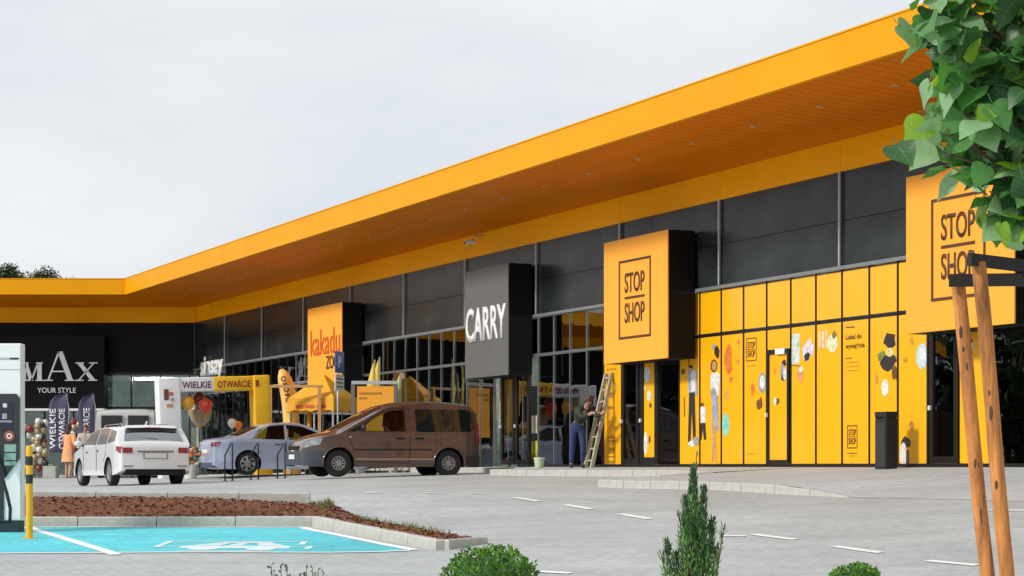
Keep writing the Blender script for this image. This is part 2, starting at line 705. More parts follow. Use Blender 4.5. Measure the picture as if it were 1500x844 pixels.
# ---- planted island and the charging bay
KH = .135
nearL, nearR = Vector((-13, 27, 0)), Vector((-2.61, 27, 0))
tip = Vector((-.80, 22.3, 0))
tip2 = Vector((-.32, 23.0, 0))
farR, farL = Vector((-2.86, 29.1, 0)), Vector((-13, 29.1, 0))


def topz(p, h):
    return Vector((p[0], p[1], gz(p[0], p[1]) + h))


ik = structure(bpy.data.objects.new('island_kerb', None))
COL.objects.link(ik)
NEARTOP = -.79 + KH
kerb_run([Vector((nearL.x, 27.06, NEARTOP)), Vector((nearR.x, 27.06, NEARTOP))], ik)
kn = 5
side = [nearR.lerp(tip, i / kn) for i in range(kn + 1)]
side = [Vector((p.x + .03, p.y, (NEARTOP + .006) * (1 - i / kn) + (gz(tip.x, tip.y) + .12) * (i / kn))) for i, p in enumerate(side)]
kerb_run(side, ik)
kerb_run([side[-1] + Vector((.03, .02, -.004)), Vector((tip2.x, tip2.y, side[-1].z + .005))], ik)
FARTOP = -.345
kerb_run([Vector((farL.x, 29.1, FARTOP + .03)), Vector((farR.x, 29.1, FARTOP - .02))], ik)

g1 = []
for i in range(90):
    x = -13 + (-2.55 + 13) * i / 89
    row = []
    for j in range(15):
        v = j / 14
        y = 27.1 + (29.06 - 27.1) * v
        far = -.43 - .09 * min(1, max(0, (x + 4.6) / 1.7))
        z = (NEARTOP - .02) * (1 - v) + far * v + .05 * math.sin(v * PI)
        z += (noise.noise(Vector((x * 1.7, y * 1.7, 0))) * .05 + noise.noise(Vector((x * 6, y * 6, 3))) * .025) * min(1, 4 * v * (1 - v) + .15)
        row.append((x, y, z))
    g1.append(row)
outer0, outer1 = Vector((-2.62, 29.06, 0)), tip2
g2 = []
for i in range(45):
    t = i / 44
    a = side[0].lerp(side[-1], t)
    b = outer0.lerp(outer1, t)
    row = []
    for j in range(7):
        v = j / 6
        x, y = a.x * (1 - v) + b.x * v, a.y * (1 - v) + b.y * v
        z = (a.z - .02) * (1 - v) + (gz(b.x, b.y) + .015) * v + .05 * math.sin(v * PI)
        z += noise.noise(Vector((x * 4, y * 4, 7))) * .03 * math.sin(v * PI)
        row.append((x, y, z))
    g2.append(row)
sb = MB().grid(g1)
sb.grid(g2).build('soil', M_soil, smooth=True)
structure(bpy.data.objects['soil'])
chips = MB()
for k in range(5200):
    G = g1 if random.random() < .78 else g2
    i, j = random.randrange(len(G) - 1), random.randrange(len(G[0]) - 1)
    p = Vector(G[i][j]).lerp(Vector(G[i + 1][j + 1]), random.random())
    a = random.uniform(0, 2 * PI)
    l, wd = random.uniform(.012, .034), random.uniform(.006, .014)
    d = Vector((math.cos(a), math.sin(a), random.uniform(-.4, .5))) * l
    e = Vector((-math.sin(a), math.cos(a), random.uniform(-.4, .6))) * wd
    p.z += .012
    chips.cur = 0 if random.random() < .62 else 1
    chips.add([p - d - e, p + d - e, p + d + e, p - d + e], [(0, 1, 2, 3)])
structure(chips.build('bark_mulch', [M_chipA, M_chipB]), 'stuff')
M_weed = leaf_mat('weed_green', (.10, .14, .035))
wd_ = MB()
for k in range(420):
    t = random.choice((random.gauss(.4, .04), random.gauss(.62, .08), random.gauss(.78, .05), random.gauss(.02, .03)))
    i = min(44, max(0, int(t * 44)))
    p = Vector(g2[i][random.randrange(2, 7)]) + Vector((random.uniform(-.06, .06), random.uniform(-.06, .06), 0))
    a = random.uniform(0, 2 * PI)
    h = random.uniform(.03, .10)
    e = Vector((math.cos(a), math.sin(a), 0)) * .008
    tp = p + Vector((random.gauss(0, .04), random.gauss(0, .04), h))
    wd_.add([p - e, p + e, tp], [(0, 1, 2)])
structure(wd_.build('weeds', M_weed), 'stuff')

bayR0, bayR1 = Vector((-2.74, 26.9, 0)), Vector((-1.12, 22.45, 0))
sheet('bay_paint', [(-13, 26.93), (bayR0.x, 26.93), (bayR1.x, bayR1.y), (-11, 22.0)], .004, M_bay, 100, 48)


def stripe(name, a, b, wd, off=.008, n=None):
    a, b = Vector((a[0], a[1], 0)), Vector((b[0], b[1], 0))
    n = n or max(8, int((b - a).length / .12))
    d = (b - a).normalized()
    e = Vector((-d.y, d.x, 0)) * wd / 2
    return sheet(name, [a - e, b - e, b + e, a + e], off, M_paint, n, 2)


stripe('bay_line', (-6.36, 26.9), (-4.25, 22.0), .14)
stripe('bay_line', (-13, 26.86), (bayR0.x, 26.86), .07)
stripe('bay_line', (-11, 22.0), (bayR1.x, 22.42), .10)
stripe('bay_line', (bayR0.x, 26.8), (bayR1.x + .05, bayR1.y), .12)
# electric car pictogram painted on the bay, read from the lower side
sym = MB()
bo = Vector((-3.75, 22.55, 0))


def symp(x, y):
    p = bo + Vector((x, y, 0))
    return (p.x, p.y, gz(p.x, p.y) + .008)


def symq(poly):
    n = len(poly)
    sym.add([symp(*p) for p in poly], [tuple(range(n))])


symq([(0, .35), (1.25, .35), (1.25, .75), (0, .75)])
symq([(.05, .77), (.42, .77), (.50, 1.2), (.32, 1.2)])
symq([(.5, .77), (.66, .77), (.70, 1.2), (.57, 1.2)])
symq([(.86, .77), (1.2, .77), (.98, 1.2), (.80, 1.2)])
symq([(.3, 1.22), (1.0, 1.22), (.93, 1.42), (.4, 1.42)])
for cxw in (.3, .95):
    symq([(cxw + .17 * math.cos(k * PI / 6), .28 + .24 * math.sin(k * PI / 6)) for k in range(12)])
for a, b in (((1.28, .6), (1.48, .65)), ((1.42, .3), (1.5, .7)), ((-.28, .5), (-.02, .56)), ((-.30, .5), (-.22, 1.5)), ((-.3, 1.46), (1.3, 1.56)), ((1.28, 1.0), (1.36, 1.52)), ((0.1, -.1), (1.1, -.02))):
    symq([(a[0], a[1]), (b[0], a[1]), (b[0], b[1]), (a[0], b[1])])
structure(sym.build('bay_symbol', mat('worn_symbol_paint', (.64, .78, .79), .75, var=.16, scale=5)))

for (ax, ay), (bx, by) in [((753, 729.5), (790, 735)), ((828, 740), (866, 746.5)), ((908, 753.5), (952, 761)), ((1103, 783.5), (1165, 791)),
                           ((1222, 801), (1290, 810.5)), ((1358, 822), (1432, 829)), ((1060, 785.5), (1092, 786)), ((1445, 748), (1530, 748.5)),
                           ((622, 723), (655, 723.3)), ((532, 722), (560, 722)), ((688, 722.5), (712, 724)), ((790, 838), (836, 840.5))]:
    stripe('road_marking', hit(ax, ay), hit(bx, by), .12)

# ---------------------------------------------------------------- the shopping centre
B = thing('shopping_centre', 'long low shop building with yellow overhanging roof and black upper walls', 'building', P0, FACADE_ANG)
# local axes: x to the right along the front (x = -s), y into the building, z up
OH, ZB0, ZB1, ZS1, ZF0, ZF1 = 3.12, 5.47, 6.05, 6.29, 6.28, 6.85
GT, TR = 3.65, 2.72
SEND, SBEG = 41.5, -30.0
MI = (Matrix.Translation(P0) @ Matrix.Rotation(FACADE_ANG, 4, 'Z')).inverted()
WINGC = fp(SEND, 0)
WING = MI @ Matrix.Translation(WINGC)       # wing space: x east-west, corner at 0, y away
mb = MB().box(-SEND, -SBEG, .1, 26, 5.5, 6.6)
mb.build('roof', M_roof, B)
mb = MB().prism([(-SEND + 2.05, 6.6), (-SBEG, 6.6), (-SBEG, 6.8), (-SEND + 2.05, 6.8)], -OH + .07, 2)
mb.build('roof', M_roof, B)
MB().box(-SEND, -SBEG, 6, 6.2, -1, 5.5).build('interior_wall', M_int, B)
MB().box(-SBEG - .2, -SBEG, .1, 26, -1, 5.5).build('wall', M_clad, B)
MB().box(-SEND, -SBEG, .12, 6, -.9, -.02).build('floor', M_intf, B)
MB().box(-SEND, -SBEG, .05, .3, GT + .02, 6.1).build('wall_backing', M_cladb, B)
MB().box(-SEND, 4.6, .31, 6, 3.70, 3.75).build('ceiling', M_white, B)
M_tube = bpy.data.materials.new('ceiling_lamp_glow')
M_tube.use_nodes = True
M_tube.node_tree.nodes['Principled BSDF'].inputs['Emission Color'].default_value = (1, .93, .82, 1)
M_tube.node_tree.nodes['Principled BSDF'].inputs['Emission Strength'].default_value = 40
for xl in np.arange(-37, 2, 4.4):
    for yl in (1.2, 3.4):
        MB().box(xl, xl + 1.5, yl, yl + .16, 3.62, 3.69).build('ceiling_lamp', M_tube, B)
# coloured shop fittings seen through the glass
M_fit = [mat('fitting_white', (.5, .5, .48), .6), mat('fitting_orange', (.62, .2, .03), .6), mat('fitting_teal', (.05, .14, .14), .6),
         mat('fitting_green', (.12, .2, .08), .6), mat('fitting_red', (.32, .04, .03), .6), mat('fitting_black', (.02, .02, .02), .6)]
rr = random.Random(5)
x = -26.0
while x < 20:
    wd = rr.uniform(.5, 1.4)
    if not (-4 < x < 5.5):
        h = rr.uniform(.9, 2.3)
        yy = rr.uniform(1.0, 4.6)
        fm = MB()
        for k in range(4):
            z0 = h * k / 4
            fm.cur = 0
            fm.box(x, x + wd, yy, yy + .4, z0, z0 + .03)
            fm.cur = rr.choice((1, 2))
            for t in range(3):
                xa = x + wd * (t + .1) / 3
                fm.box(xa, xa + wd * .25, yy + .05, yy + .35, z0 + .031, z0 + h / 4 * rr.uniform(.5, .9))
        fm.cur = 0
        fm.box(x - .03, x, yy, yy + .42, 0, h)
        fm.box(x + wd, x + wd + .03, yy, yy + .42, 0, h)
        fm.build('display_shelf', [M_fit[rr.choice((0, 5, 2))], rr.choice(M_fit), rr.choice(M_fit)], B)
    x += wd + rr.uniform(.2, .9)

BAYS = [2.18 + 4.4 * k for k in range(-7, 9)] + [SEND]
cl_up = MB().box(.012, 4.388, -.01, .05, 0, .912).mesh('cladding_panel', M_clad)
cl_lo = MB().box(.012, 4.388, -.01, .05, 0, .83).mesh('cladding_panel', M_clad)
bd = MB().box(.004, 4.396, -.035, .05, 0, ZB1 - ZB0).mesh('band_panel', M_band)
rail = MB().box(-.022, .022, -.075, -.04, GT + .07, ZB0).mesh('wall_rail', M_rail)
for s0, s1 in zip(BAYS[:-1], BAYS[1:]):
    k = (s1 - s0) / 4.4
    for me, z, nm in ((cl_lo, GT + .075, 'cladding_panel'), (cl_up, GT + .917, 'cladding_panel'), (bd, ZB0, 'band_panel')):
        put(nm, me, B, T(-s1, 0, z + (.0 if nm != 'band_panel' else .002), sx=k))
    put('wall_rail', rail, B, T(-s0, 0, 0))
# soffit boards, mitred at the corner
PW = .3
sofm = MB()
board = None
n = int((SEND - SBEG) / PW)
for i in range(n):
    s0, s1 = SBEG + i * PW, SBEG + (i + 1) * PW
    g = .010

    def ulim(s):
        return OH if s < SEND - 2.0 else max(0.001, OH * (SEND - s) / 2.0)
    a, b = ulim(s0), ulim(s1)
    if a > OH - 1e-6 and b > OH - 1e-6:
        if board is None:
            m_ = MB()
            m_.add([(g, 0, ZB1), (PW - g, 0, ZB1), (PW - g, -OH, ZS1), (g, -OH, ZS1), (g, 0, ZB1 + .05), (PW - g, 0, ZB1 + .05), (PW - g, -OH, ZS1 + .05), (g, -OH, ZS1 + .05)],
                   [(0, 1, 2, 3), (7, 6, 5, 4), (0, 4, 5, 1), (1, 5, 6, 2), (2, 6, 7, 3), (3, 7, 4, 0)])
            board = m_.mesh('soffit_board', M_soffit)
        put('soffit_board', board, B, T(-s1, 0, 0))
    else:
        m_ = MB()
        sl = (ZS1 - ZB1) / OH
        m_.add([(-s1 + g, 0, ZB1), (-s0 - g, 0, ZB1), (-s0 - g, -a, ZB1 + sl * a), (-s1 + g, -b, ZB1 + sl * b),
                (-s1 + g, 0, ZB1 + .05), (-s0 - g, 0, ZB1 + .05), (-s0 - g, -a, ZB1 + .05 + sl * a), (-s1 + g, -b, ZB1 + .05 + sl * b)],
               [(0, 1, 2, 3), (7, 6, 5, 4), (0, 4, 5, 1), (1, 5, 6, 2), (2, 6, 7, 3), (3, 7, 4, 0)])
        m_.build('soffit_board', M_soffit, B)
MB().box(-SEND + 2.0, -SBEG, -OH, -.0, ZS1 + .07, ZS1 + .1).build('canopy_deck', M_cladb, B)
fz = MB()
fz.add([(-SEND + 2.03, -OH - .05, ZF0), (-SBEG, -OH - .05, ZF0), (-SBEG, -OH + .05, ZF0), (-SEND + 2.03, -OH + .05, ZF0),
        (-SEND + 2.03, -OH - .05, ZF1), (-SBEG, -OH - .05, ZF1), (-SBEG, -OH + .05, ZF1), (-SEND + 2.03, -OH + .05, ZF1)],
       [(0, 3, 2, 1), (4, 5, 6, 7), (0, 1, 5, 4), (1, 2, 6, 5), (2, 3, 7, 6), (3, 0, 4, 7)])
fz.build('fascia', M_fascia, B)
MB().box(-SEND + 2.06, -SBEG, -OH - .065, -OH + .06, ZF1 + .002, ZF1 + .03).build('roof_edge_trim', M_fascia, B)
dl = MB().lathe([(0, -.012), (.06, -.012), (.075, -.006), (.075, .02)], 16).mesh('downlight', mat('downlight_glass', (.55, .32, .14), .35))
for s in np.arange(-22, 39, 2.2):
    for ds in (0,):
        u = 1.9
        put('downlight', dl, B, T(-(s + ds), -u, ZB1 + (ZS1 - ZB1) * u / OH - .012))

# glazing along the front
PWD = .88
k0, k1 = -28, 44
EDGES = [2.15 + PWD * k for k in range(k0, k1 + 1)]
EDGES = [e for e in EDGES if e < SEND - .2]
fl_u = MB().box(.03, PWD - .03, -.02, .0, TR + .045, GT - .03).mesh('film_panel', M_film)
fl_l = MB().box(.03, PWD - .03, -.02, .0, .06, TR - .035).mesh('film_panel', M_film)
gl_u = MB().box(.03, PWD - .03, -.012, .0, TR + .045, GT - .03).mesh('glass_pane', M_glass)
gl_l = MB().box(.03, PWD - .03, -.012, .0, -.25, TR - .035).mesh('glass_pane', M_glass)
mul = MB().box(-.022, .022, -.03, .05, -.3, GT - .005).mesh('mullion', M_frame)
mulg = MB().box(-.017, .017, -.024, .035, -.3, GT - .005).mesh('mullion', mat('grey_frame', (.17, .18, .18), .4, metal=.3))
films = {}


def is_film(c):
    return (-4.93 < c < 3.92) or (6.5 < c < 7.45) or (-6.9 < c < -5.9) or (-16 < c < -11.5)


for e0, e1 in zip(EDGES[:-1], EDGES[1:]):
    c = (e0 + e1) / 2
    film = is_film(c)
    up = put('film_panel' if film else 'glass_pane', fl_u if film else gl_u, B, T(-e1, 0, 0))
    door = (-.5 < c < .4) or (4.7 < c < 6.5) or (-5.9 < c < -4.9) or (11.3 < c < 13.2)
    if not door:
        lo = put('film_panel' if film else 'glass_pane', fl_l if film else gl_l, B, T(-e1, 0, 0))
        if film:
            films[round(c, 2)] = lo
for e in EDGES:
    put('mullion', mulg if 7.5 < e < 30 else mul, B, T(-e, 0, 0))
for s0, s1 in zip(BAYS[:-1], BAYS[1:]):
    MB().box(-s1, -s0, -.03, .05, TR - .022, TR + .03).build('transom', M_frame if s1 < 7.4 else MATS['grey_frame'], B)
    MB().box(-s1, -s0, -.09, .05, GT, GT + .065).build('sill_flashing', M_flash, B)
    MB().box(-s1, -s0, -.05, .05, -.06 if s1 < 15 else -.4, .055 if s1 < 15 else -.25).build('bottom_rail', M_frame, B)


def door_leaf(s0, s1, film, top=2.28, parent=B, handle_s=None, thick=.075):
    fr = MB()
    x0, x1 = -s1 + .03, -s0 - .03
    fr.box(x0, x0 + thick, -.05, .03, .06, top).box(x1 - thick, x1, -.05, .03, .06, top)
    fr.box(x0 + thick, x1 - thick, -.05, .03, top - thick, top).box(x0 + thick, x1 - thick, -.05, .03, .06, .06 + thick)
    d = fr.build('door', M_frame, parent)
    MB().box(x0 + thick, x1 - thick, -.02, .0, .06 + thick, top - thick).build('film_panel' if film else 'glass_pane', M_film if film else M_glass, d)
    hs = -handle_s if handle_s is not None else x0 + thick / 2
    MB().box(hs - .02, hs + .02, -.10, -.052, .98, 1.06).build('handle', M_white, d)
    if top < TR - .1:
        MB().box(x0, x1, -.02, 0, top + .02, TR - .035).build('film_panel' if film else 'glass_pane', M_film if film else M_glass, parent)
    return d


dmain = door_leaf(-.49, .39, True, 2.28)
MB().box(.0, .33, -.075, -.052, 2.19, 2.30).build('emergency_light', M_white, dmain)
da = door_leaf(5.67, 6.55, False, TR - .04, thick=.12)
dbb = door_leaf(4.79, 5.67, True, TR - .04, thick=.15)
dc = door_leaf(-5.81, -4.93, False, TR - .04, thick=.12)
door_leaf(11.83 - .44, 12.27, False, 2.4, thick=.12)
door_leaf(12.27 + .0, 13.15, False, 2.4, thick=.12)
# dark lobby screens behind the entrance doors
MB().box(-6.5, -3.95, 1.5, 1.6, 0, 3.6).build('lobby_screen', M_fit[5], B)
MB().box(4.95, 5.8, 1.5, 1.6, 0, 3.6).build('lobby_screen', M_fit[5], B)
MB().box(-4.7, -4.0, .6, .66, .5, 1.9).build('lobby_poster', M_fit[1], B)
MB().box(4.98, 5.75, .6, .66, .95, 1.75).build('lobby_poster', M_fit[1], B)
MB().box(7.2, 8.0, .6, .66, .75, 1.9).build('lobby_poster', M_fit[1], B)

for px, py, wpx, hpx, c_ in ((338, 582, 14, 26, (.16, .27, .55)), (318, 606, 34, 50, (.24, .27, .21)), (362, 600, 14, 56, (.25, .27, .2)), (431, 546, 12, 24, (.22, .02, .04)),
                             (437, 546, 4, 20, (.6, .6, .6)), (408, 604, 14, 54, (.24, .05, .03)), (536, 516, 34, 14, (.5, .13, .03)), (738, 588, 15, 46, (.78, .42, .2)), (738, 619, 15, 12, (.7, .68, .65)),
                             (700, 606, 16, 44, (.6, .48, .3)), (711, 646, 12, 50, (.3, .08, .03)), (760, 660, 13, 28, (.46, .42, .05)), (778, 660, 17, 28, (.46, .42, .05)), (779, 622, 12, 26, (.62, .5, .42)),
                             (803, 662, 19, 30, (.72, .44, .04)), (826, 666, 16, 24, (.7, .42, .10)), (826, 672, 15, 12, (.7, .68, .62)), (812, 592, 13, 26, (.5, .05, .05)), (830, 593, 11, 22, (.72, .42, .06)), (766, 596, 18, 40, (.07, .10, .04)), (1498, 620, 22, 80, (.5, .2, .04)), (1372, 588, 24, 62, (.62, .24, .03)), (1372, 655, 24, 46, (.55, .58, .58)), (985, 612, 18, 96, (.55, .2, .03)), (920, 640, 10, 70, (.3, .36, .3)), (345, 555, 30, 12, (.3, .33, .3)), (372, 640, 20, 40, (.3, .33, .3)), (300, 640, 40, 30, (.34, .38, .34)), (640, 600, 40, 40, (.12, .18, .16)), (600, 540, 30, 60, (.10, .16, .15)), (570, 550, 20, 50, (.14, .2, .18))):  # posters; some boards paint glass reflections, a white car and balloons
    s, z = sz_of(px, py, -.12)
    hw_p, hh_p = abs(s_of(px - wpx / 2, -.12) - s_of(px + wpx / 2, -.12)) / 2, hpx * (P0.y + DY * s) / FPX / 2
    yo = .10 + .012 * (int(px) % 5)
    MB().box(-s - hw_p, -s + hw_p, yo, yo + .006, z - hh_p, z + hh_p).build('poster_and_reflection', mat('poster_reflection_%d_%d' % (px, py), c_, .6, var=.5, scale=4), B)

# ---- prints on the yellow film (flat, 3 mm proud)
PC = {}


def pcol(c):
    k = tuple(round(v, 3) for v in c)
    if k not in PC:
        PC[k] = mat('print_%d' % len(PC), c, .45, var=.45, scale=14)
    return PC[k]


def print_on(items):
    """items grouped by the panel they lie on; (shape, px, py, w, h, rot, colour) measured on the photograph"""
    by = {}
    for it in items:
        s, z = sz_of(it[1], it[2])
        best = min(films, key=lambda c: abs(c - s))
        by.setdefault(best, []).append(it)
    for c, its in by.items():
        pan = films[c]
        for q_i, (sh, px, py, wpx, hpx, rot, colr) in enumerate(its):
            s, z = sz_of(px, py)
            sL, sR = s_of(px - wpx / 2), s_of(px + wpx / 2)
            Y = P0.y + DY * s
            hw, hh = abs(sL - sR) / 2, hpx * Y / FPX / 2
            if sh in 'ebtl':
                hw, hh = hw * 1.3, hh * 1.12
            lx = (c + PWD / 2) - s
            m = MB()
            y0 = -.0225 - .0006 * q_i
            if sh == 'f':       # thin frame
                t = .02
                o4 = [(-hw, -hh), (hw, -hh), (hw, hh), (-hw, hh)]
                i4 = [(-hw + t, -hh + t), (hw - t, -hh + t), (hw - t, hh - t), (-hw + t, hh - t)]
                m.add([(lx + a, y0, z + b2) for a, b2 in o4 + i4], [(0, 1, 5, 4), (1, 2, 6, 5), (2, 3, 7, 6), (3, 0, 4, 7)])
                m.build('print', pcol(colr), pan)
                continue
            if sh == 'e':
                pts = [(math.cos(a), math.sin(a)) for a in np.linspace(0, 2 * PI, 14, endpoint=False)]
            elif sh == 'b':     # ragged blob
                r2 = random.Random(int(px * 7 + py))
                pts = [(math.cos(a) * r2.uniform(.6, 1.1), math.sin(a) * r2.uniform(.6, 1.1)) for a in np.linspace(0, 2 * PI, 11, endpoint=False)]
            elif sh == 't':     # torso, wider at the shoulders
                pts = [(-.75, -1), (.75, -1), (1, .75), (.6, 1), (-.6, 1), (-1, .75)]
            elif sh == 'l':     # pair of legs
                pts = [(-1, -1), (-.35, -1), (-.05, .3), (.35, -1), (1, -1), (.7, 1), (-.7, 1)]
            else:
                pts = [(-1, -1), (1, -1), (1, 1), (-1, 1)]
            cs, sn = math.cos(rot), math.sin(rot)
            poly = []
            for a, b2 in pts:
                X, Z = a * hw, b2 * hh
                xx = min(max(lx + X * cs - Z * sn, .032), PWD - .032)
                poly.append((xx, z + X * sn + Z * cs))
            m.add([(x, y0, zz) for x, zz in poly], [tuple(range(len(poly)))])
            m.build('print', pcol(colr), pan)


BRN, DRK, WHT, BLU, TAN, ORG, CYA, GRY = (.16, .06, .015), (.03, .022, .02), (.78, .76, .72), (.30, .36, .52), (.55, .30, .16), (.75, .19, .02), (.22, .62, .60), (.32, .33, .32)
PGR = (.52, .64, .55)


def logo_items(px, py, w_, h_):
    return [('f', px, py, w_, h_, 0, BRN)]


items = [
    ('r', 1010.5, 533, 1.5, 26, 0, BRN), ('e', 1013, 541, 6, 10, 0, TAN), ('b', 1013, 537, 6, 6, 0, DRK), ('r', 1022, 566, 2, 26, .06, TAN), ('t', 1016, 561, 11, 34, 0, BLU), ('t', 1017, 558, 6, 28, 0, WHT), ('l', 1015, 612, 9, 66, 0, DRK), ('e', 1015.5, 650, 9, 8, 0, WHT),
    ('r', 1004, 596, 1.2, 30, .05, BRN), ('b', 1002, 545, 5, 8, 0, BRN), ('e', 1021, 646, 6, 12, 0, GRY),
    ('e', 1047, 536, 8, 17, 0, BRN), ('e', 1047.5, 536, 5, 12, 0, TAN), ('t', 1049, 563, 11, 30, 0, WHT), ('b', 1046, 577, 8, 18, 0, GRY), ('l', 1049, 606, 8, 46, 0, BLU), ('l', 1047.5, 651, 5, 46, 0, TAN),
    ('e', 1030, 594, 4, 8, 0, BRN), ('t', 1031, 610, 7, 26, 0, WHT), ('l', 1031, 632, 8, 22, 0, DRK), ('b', 1052, 516, 6, 18, .3, DRK), ('b', 1047, 508, 5, 9, .5, GRY),
    ('b', 1068, 529, 11, 48, 0, ORG), ('b', 1072, 556, 5, 10, 0, ORG), ('e', 1066, 578, 6, 16, 0, (.72, .32, .03)), ('e', 1064.5, 622, 8, 30, 0, CYA), ('b', 1083, 502, 4, 8, 0, ORG), ('b', 1082, 530, 4, 9, 0, (.72, .32, .03)),
    ('e', 1118, 561, 9, 28, .1, GRY), ('e', 1118, 560, 6, 18, .1, WHT), ('b', 1114, 592, 8, 20, 0, BRN), ('b', 1104, 570, 6, 18, 0, ORG), ('r', 1102, 665, 12, 1.6, 0, (.5, .24, .02)), ('r', 1102, 536, 12, 1.4, 0, (.5, .24, .02)),
    ('r', 1167, 511, 12, 44, 0, PGR), ('b', 1168, 520, 9, 20, 0, WHT), ('r', 1168, 536, 15, 1.4, -.1, BRN), ('b', 1186, 512, 13, 36, -.4, (.66, .62, .72)), ('b', 1184, 523, 8, 14, 0, DRK), ('b', 1174.5, 549, 8, 24, .3, (.75, .30, .12)), ('e', 1175, 541, 5, 8, 0, WHT),
    ('r', 1202, 498, 3, 26, 0, (.82, .55, .3)), ('r', 1207, 498, 3, 24, 0, (.80, .62, .5)), ('r', 1212, 497, 3, 26, 0, (.82, .55, .3)), ('e', 1221, 503, 12, 24, 0, (.74, .74, .45)), ('b', 1223.5, 491, 6, 12, 0, (.2, .17, .05)),
    ('r', 1247, 479.5, 13, 2, -.05, BRN), ('r', 1245, 525, 9, 1.5, 0, BRN), ('r', 1251, 531, 19, 1.2, 0, (.45, .2, .02)), ('r', 1252, 537, 21, 1.2, 0, (.45, .2, .02)), ('r', 1251, 543, 17, 1.2, 0, (.45, .2, .02)),
    ('r', 1250, 664, 14, 1.4, 0, BRN), ('r', 1250, 668, 10, 1.2, 0, (.45, .2, .02)),
    ('b', 1305, 498, 16, 26, 0, DRK), ('b', 1293, 521, 10, 18, 0, (.18, .24, .03)), ('b', 1303, 529, 20, 26, 0, DRK), ('e', 1305, 516, 9, 12, 0, (.7, .6, .25)), ('b', 1312, 546, 8, 22, .2, BRN), ('e', 1298, 568, 8, 22, 0, WHT), ('b', 1285, 555, 5, 18, 0, (.6, .28, .02)),
    ('e', 1352, 522, 13, 34, 0, (.5, .68, .82)), ('e', 1352, 520, 8, 22, 0, (.74, .8, .82)), ('b', 1337, 500, 6, 12, 0, (.6, .28, .02)), ('b', 1327, 527, 6, 12, .3, (.6, .28, .02)), ('b', 1337, 624, 7, 14, .3, (.5, .22, .02)),
    ('b', 1328, 648, 13, 18, 0, DRK), ('e', 1325, 666, 8, 32, 0, WHT), ('r', 1331, 670, 4, 22, 0, BRN),
    ('b', 1421, 500, 8, 20, 0, DRK), ('e', 1424, 508, 5, 12, 0, WHT), ('b', 1418, 520, 5, 10, 0, BRN), ('e', 1456, 520, 9, 20, 0, (.6, .66, .7)), ('b', 1462, 512, 6, 12, .4, GRY), ('b', 1452, 536, 5, 9, 0, ORG),
    ('e', 897, 569, 11, 26, 0, (.5, .24, .02)), ('e', 897, 569, 8, 19, 0, (.88, .44, .02)), ('r', 897, 541, 14, 2.2, 0, (.45, .2, .02)), ('b', 893, 605, 3, 26, 0, (.7, .3, .02)), ('r', 897, 676, 9, 1.4, 0, (.45, .2, .02)),
]
items += logo_items(1102, 512, 15, 34) + logo_items(1250, 640, 15, 34) + logo_items(897, 655, 11, 30)
print_on(items)


def small_logo(px, py, w_, h_):
    """STOP over SHOP with a bar, on a yellow pane"""
    s, z = sz_of(px, py)
    c = min(films, key=lambda k: abs(k - s))
    wd = abs(s_of(px - w_ / 2) - s_of(px + w_ / 2))
    ht = h_ * (P0.y + DY * s) / FPX
    x0 = c + PWD / 2 - s - wd * .36
    for t, zz in (('STOP', z + ht * .05), ('SHOP', z - ht * .33)):
        me = text_mesh('lettering', t, wd * .72, ht * .28, M_brown, .004, .01)
        put('lettering', me, films[c], T(x0, -.0225, zz))
    MB().box(x0, x0 + wd * .72, -.026, -.0225, z - ht * .018, z + ht * .012).build('print', M_brown, films[c])


small_logo(1102, 512, 15, 34)
small_logo(1250, 640, 15, 34)
small_logo(897, 655, 11, 30)
for t, px, py, w_, h_ in (('Lokal do', 1252, 497, 23, 7.5), ('wynajęcia', 1254, 512, 28, 9)):
    s, z = sz_of(px, py)
    c = min(films, key=lambda k: abs(k - s))
    wd = abs(s_of(px - w_ / 2) - s_of(px + w_ / 2))
    me = text_mesh('lettering', t, wd, h_ * (P0.y + DY * s) / FPX, M_brown, .004, .012)
    put('lettering', me, films[c], T(c + PWD / 2 - s - wd / 2, -.0225, z))
# prints on the two entrance leaves
for (d0, its) in ((dbb, [('e', 949, 549, 9, 24, (.66, .72, .84)), ('e', 952, 580, 6, 16, (.55, .72, .66)), ('b', 946, 566, 6, 14, (.85, .5, .15)), ('b', 954, 594, 5, 8, BRN), ('e', 947, 650, 6, 34, WHT), ('b', 953, 644, 4, 14, BRN)]),
                  (dmain, [('b', 1150, 532, 8, 14, DRK), ('e', 1148, 546, 8, 26, GRY), ('b', 1149, 553, 8, 12, DRK), ('e', 1151, 548, 5, 18, WHT), ('b', 1140, 588, 6, 12, BRN), ('e', 1137, 588, 4, 12, WHT), ('b', 1136, 543, 4, 10, (.6, .3, .03))])):
    for q_i, (sh, px, py, wpx, hpx, colr) in enumerate(its):
        s, z = sz_of(px, py)
        hw, hh = abs(s_of(px - wpx / 2) - s_of(px + wpx / 2)) / 2, hpx * (P0.y + DY * s) / FPX / 2
        r2 = random.Random(int(px))
        m = MB()
        pts = [(-s + hw * math.cos(a) * (r2.uniform(.6, 1.1) if sh == 'b' else 1), z + hh * math.sin(a) * (r2.uniform(.6, 1.1) if sh == 'b' else 1)) for a in np.linspace(0, 2 * PI, 12, endpoint=False)]
        m.add([(x, -.0225 - .0006 * q_i, zz) for x, zz in pts], [tuple(range(12))])
        m.build('print', pcol(colr), d0)

# ---- the wing at the end (faces the camera)
WL = 52.0


def wput(nm, me, M=Matrix.Identity(4)):
    return put(nm, me, B, WING @ M)


def wbuild(nm, m_, mtl, **k):
    return wput(nm, m_.mesh(nm, mtl, **k))


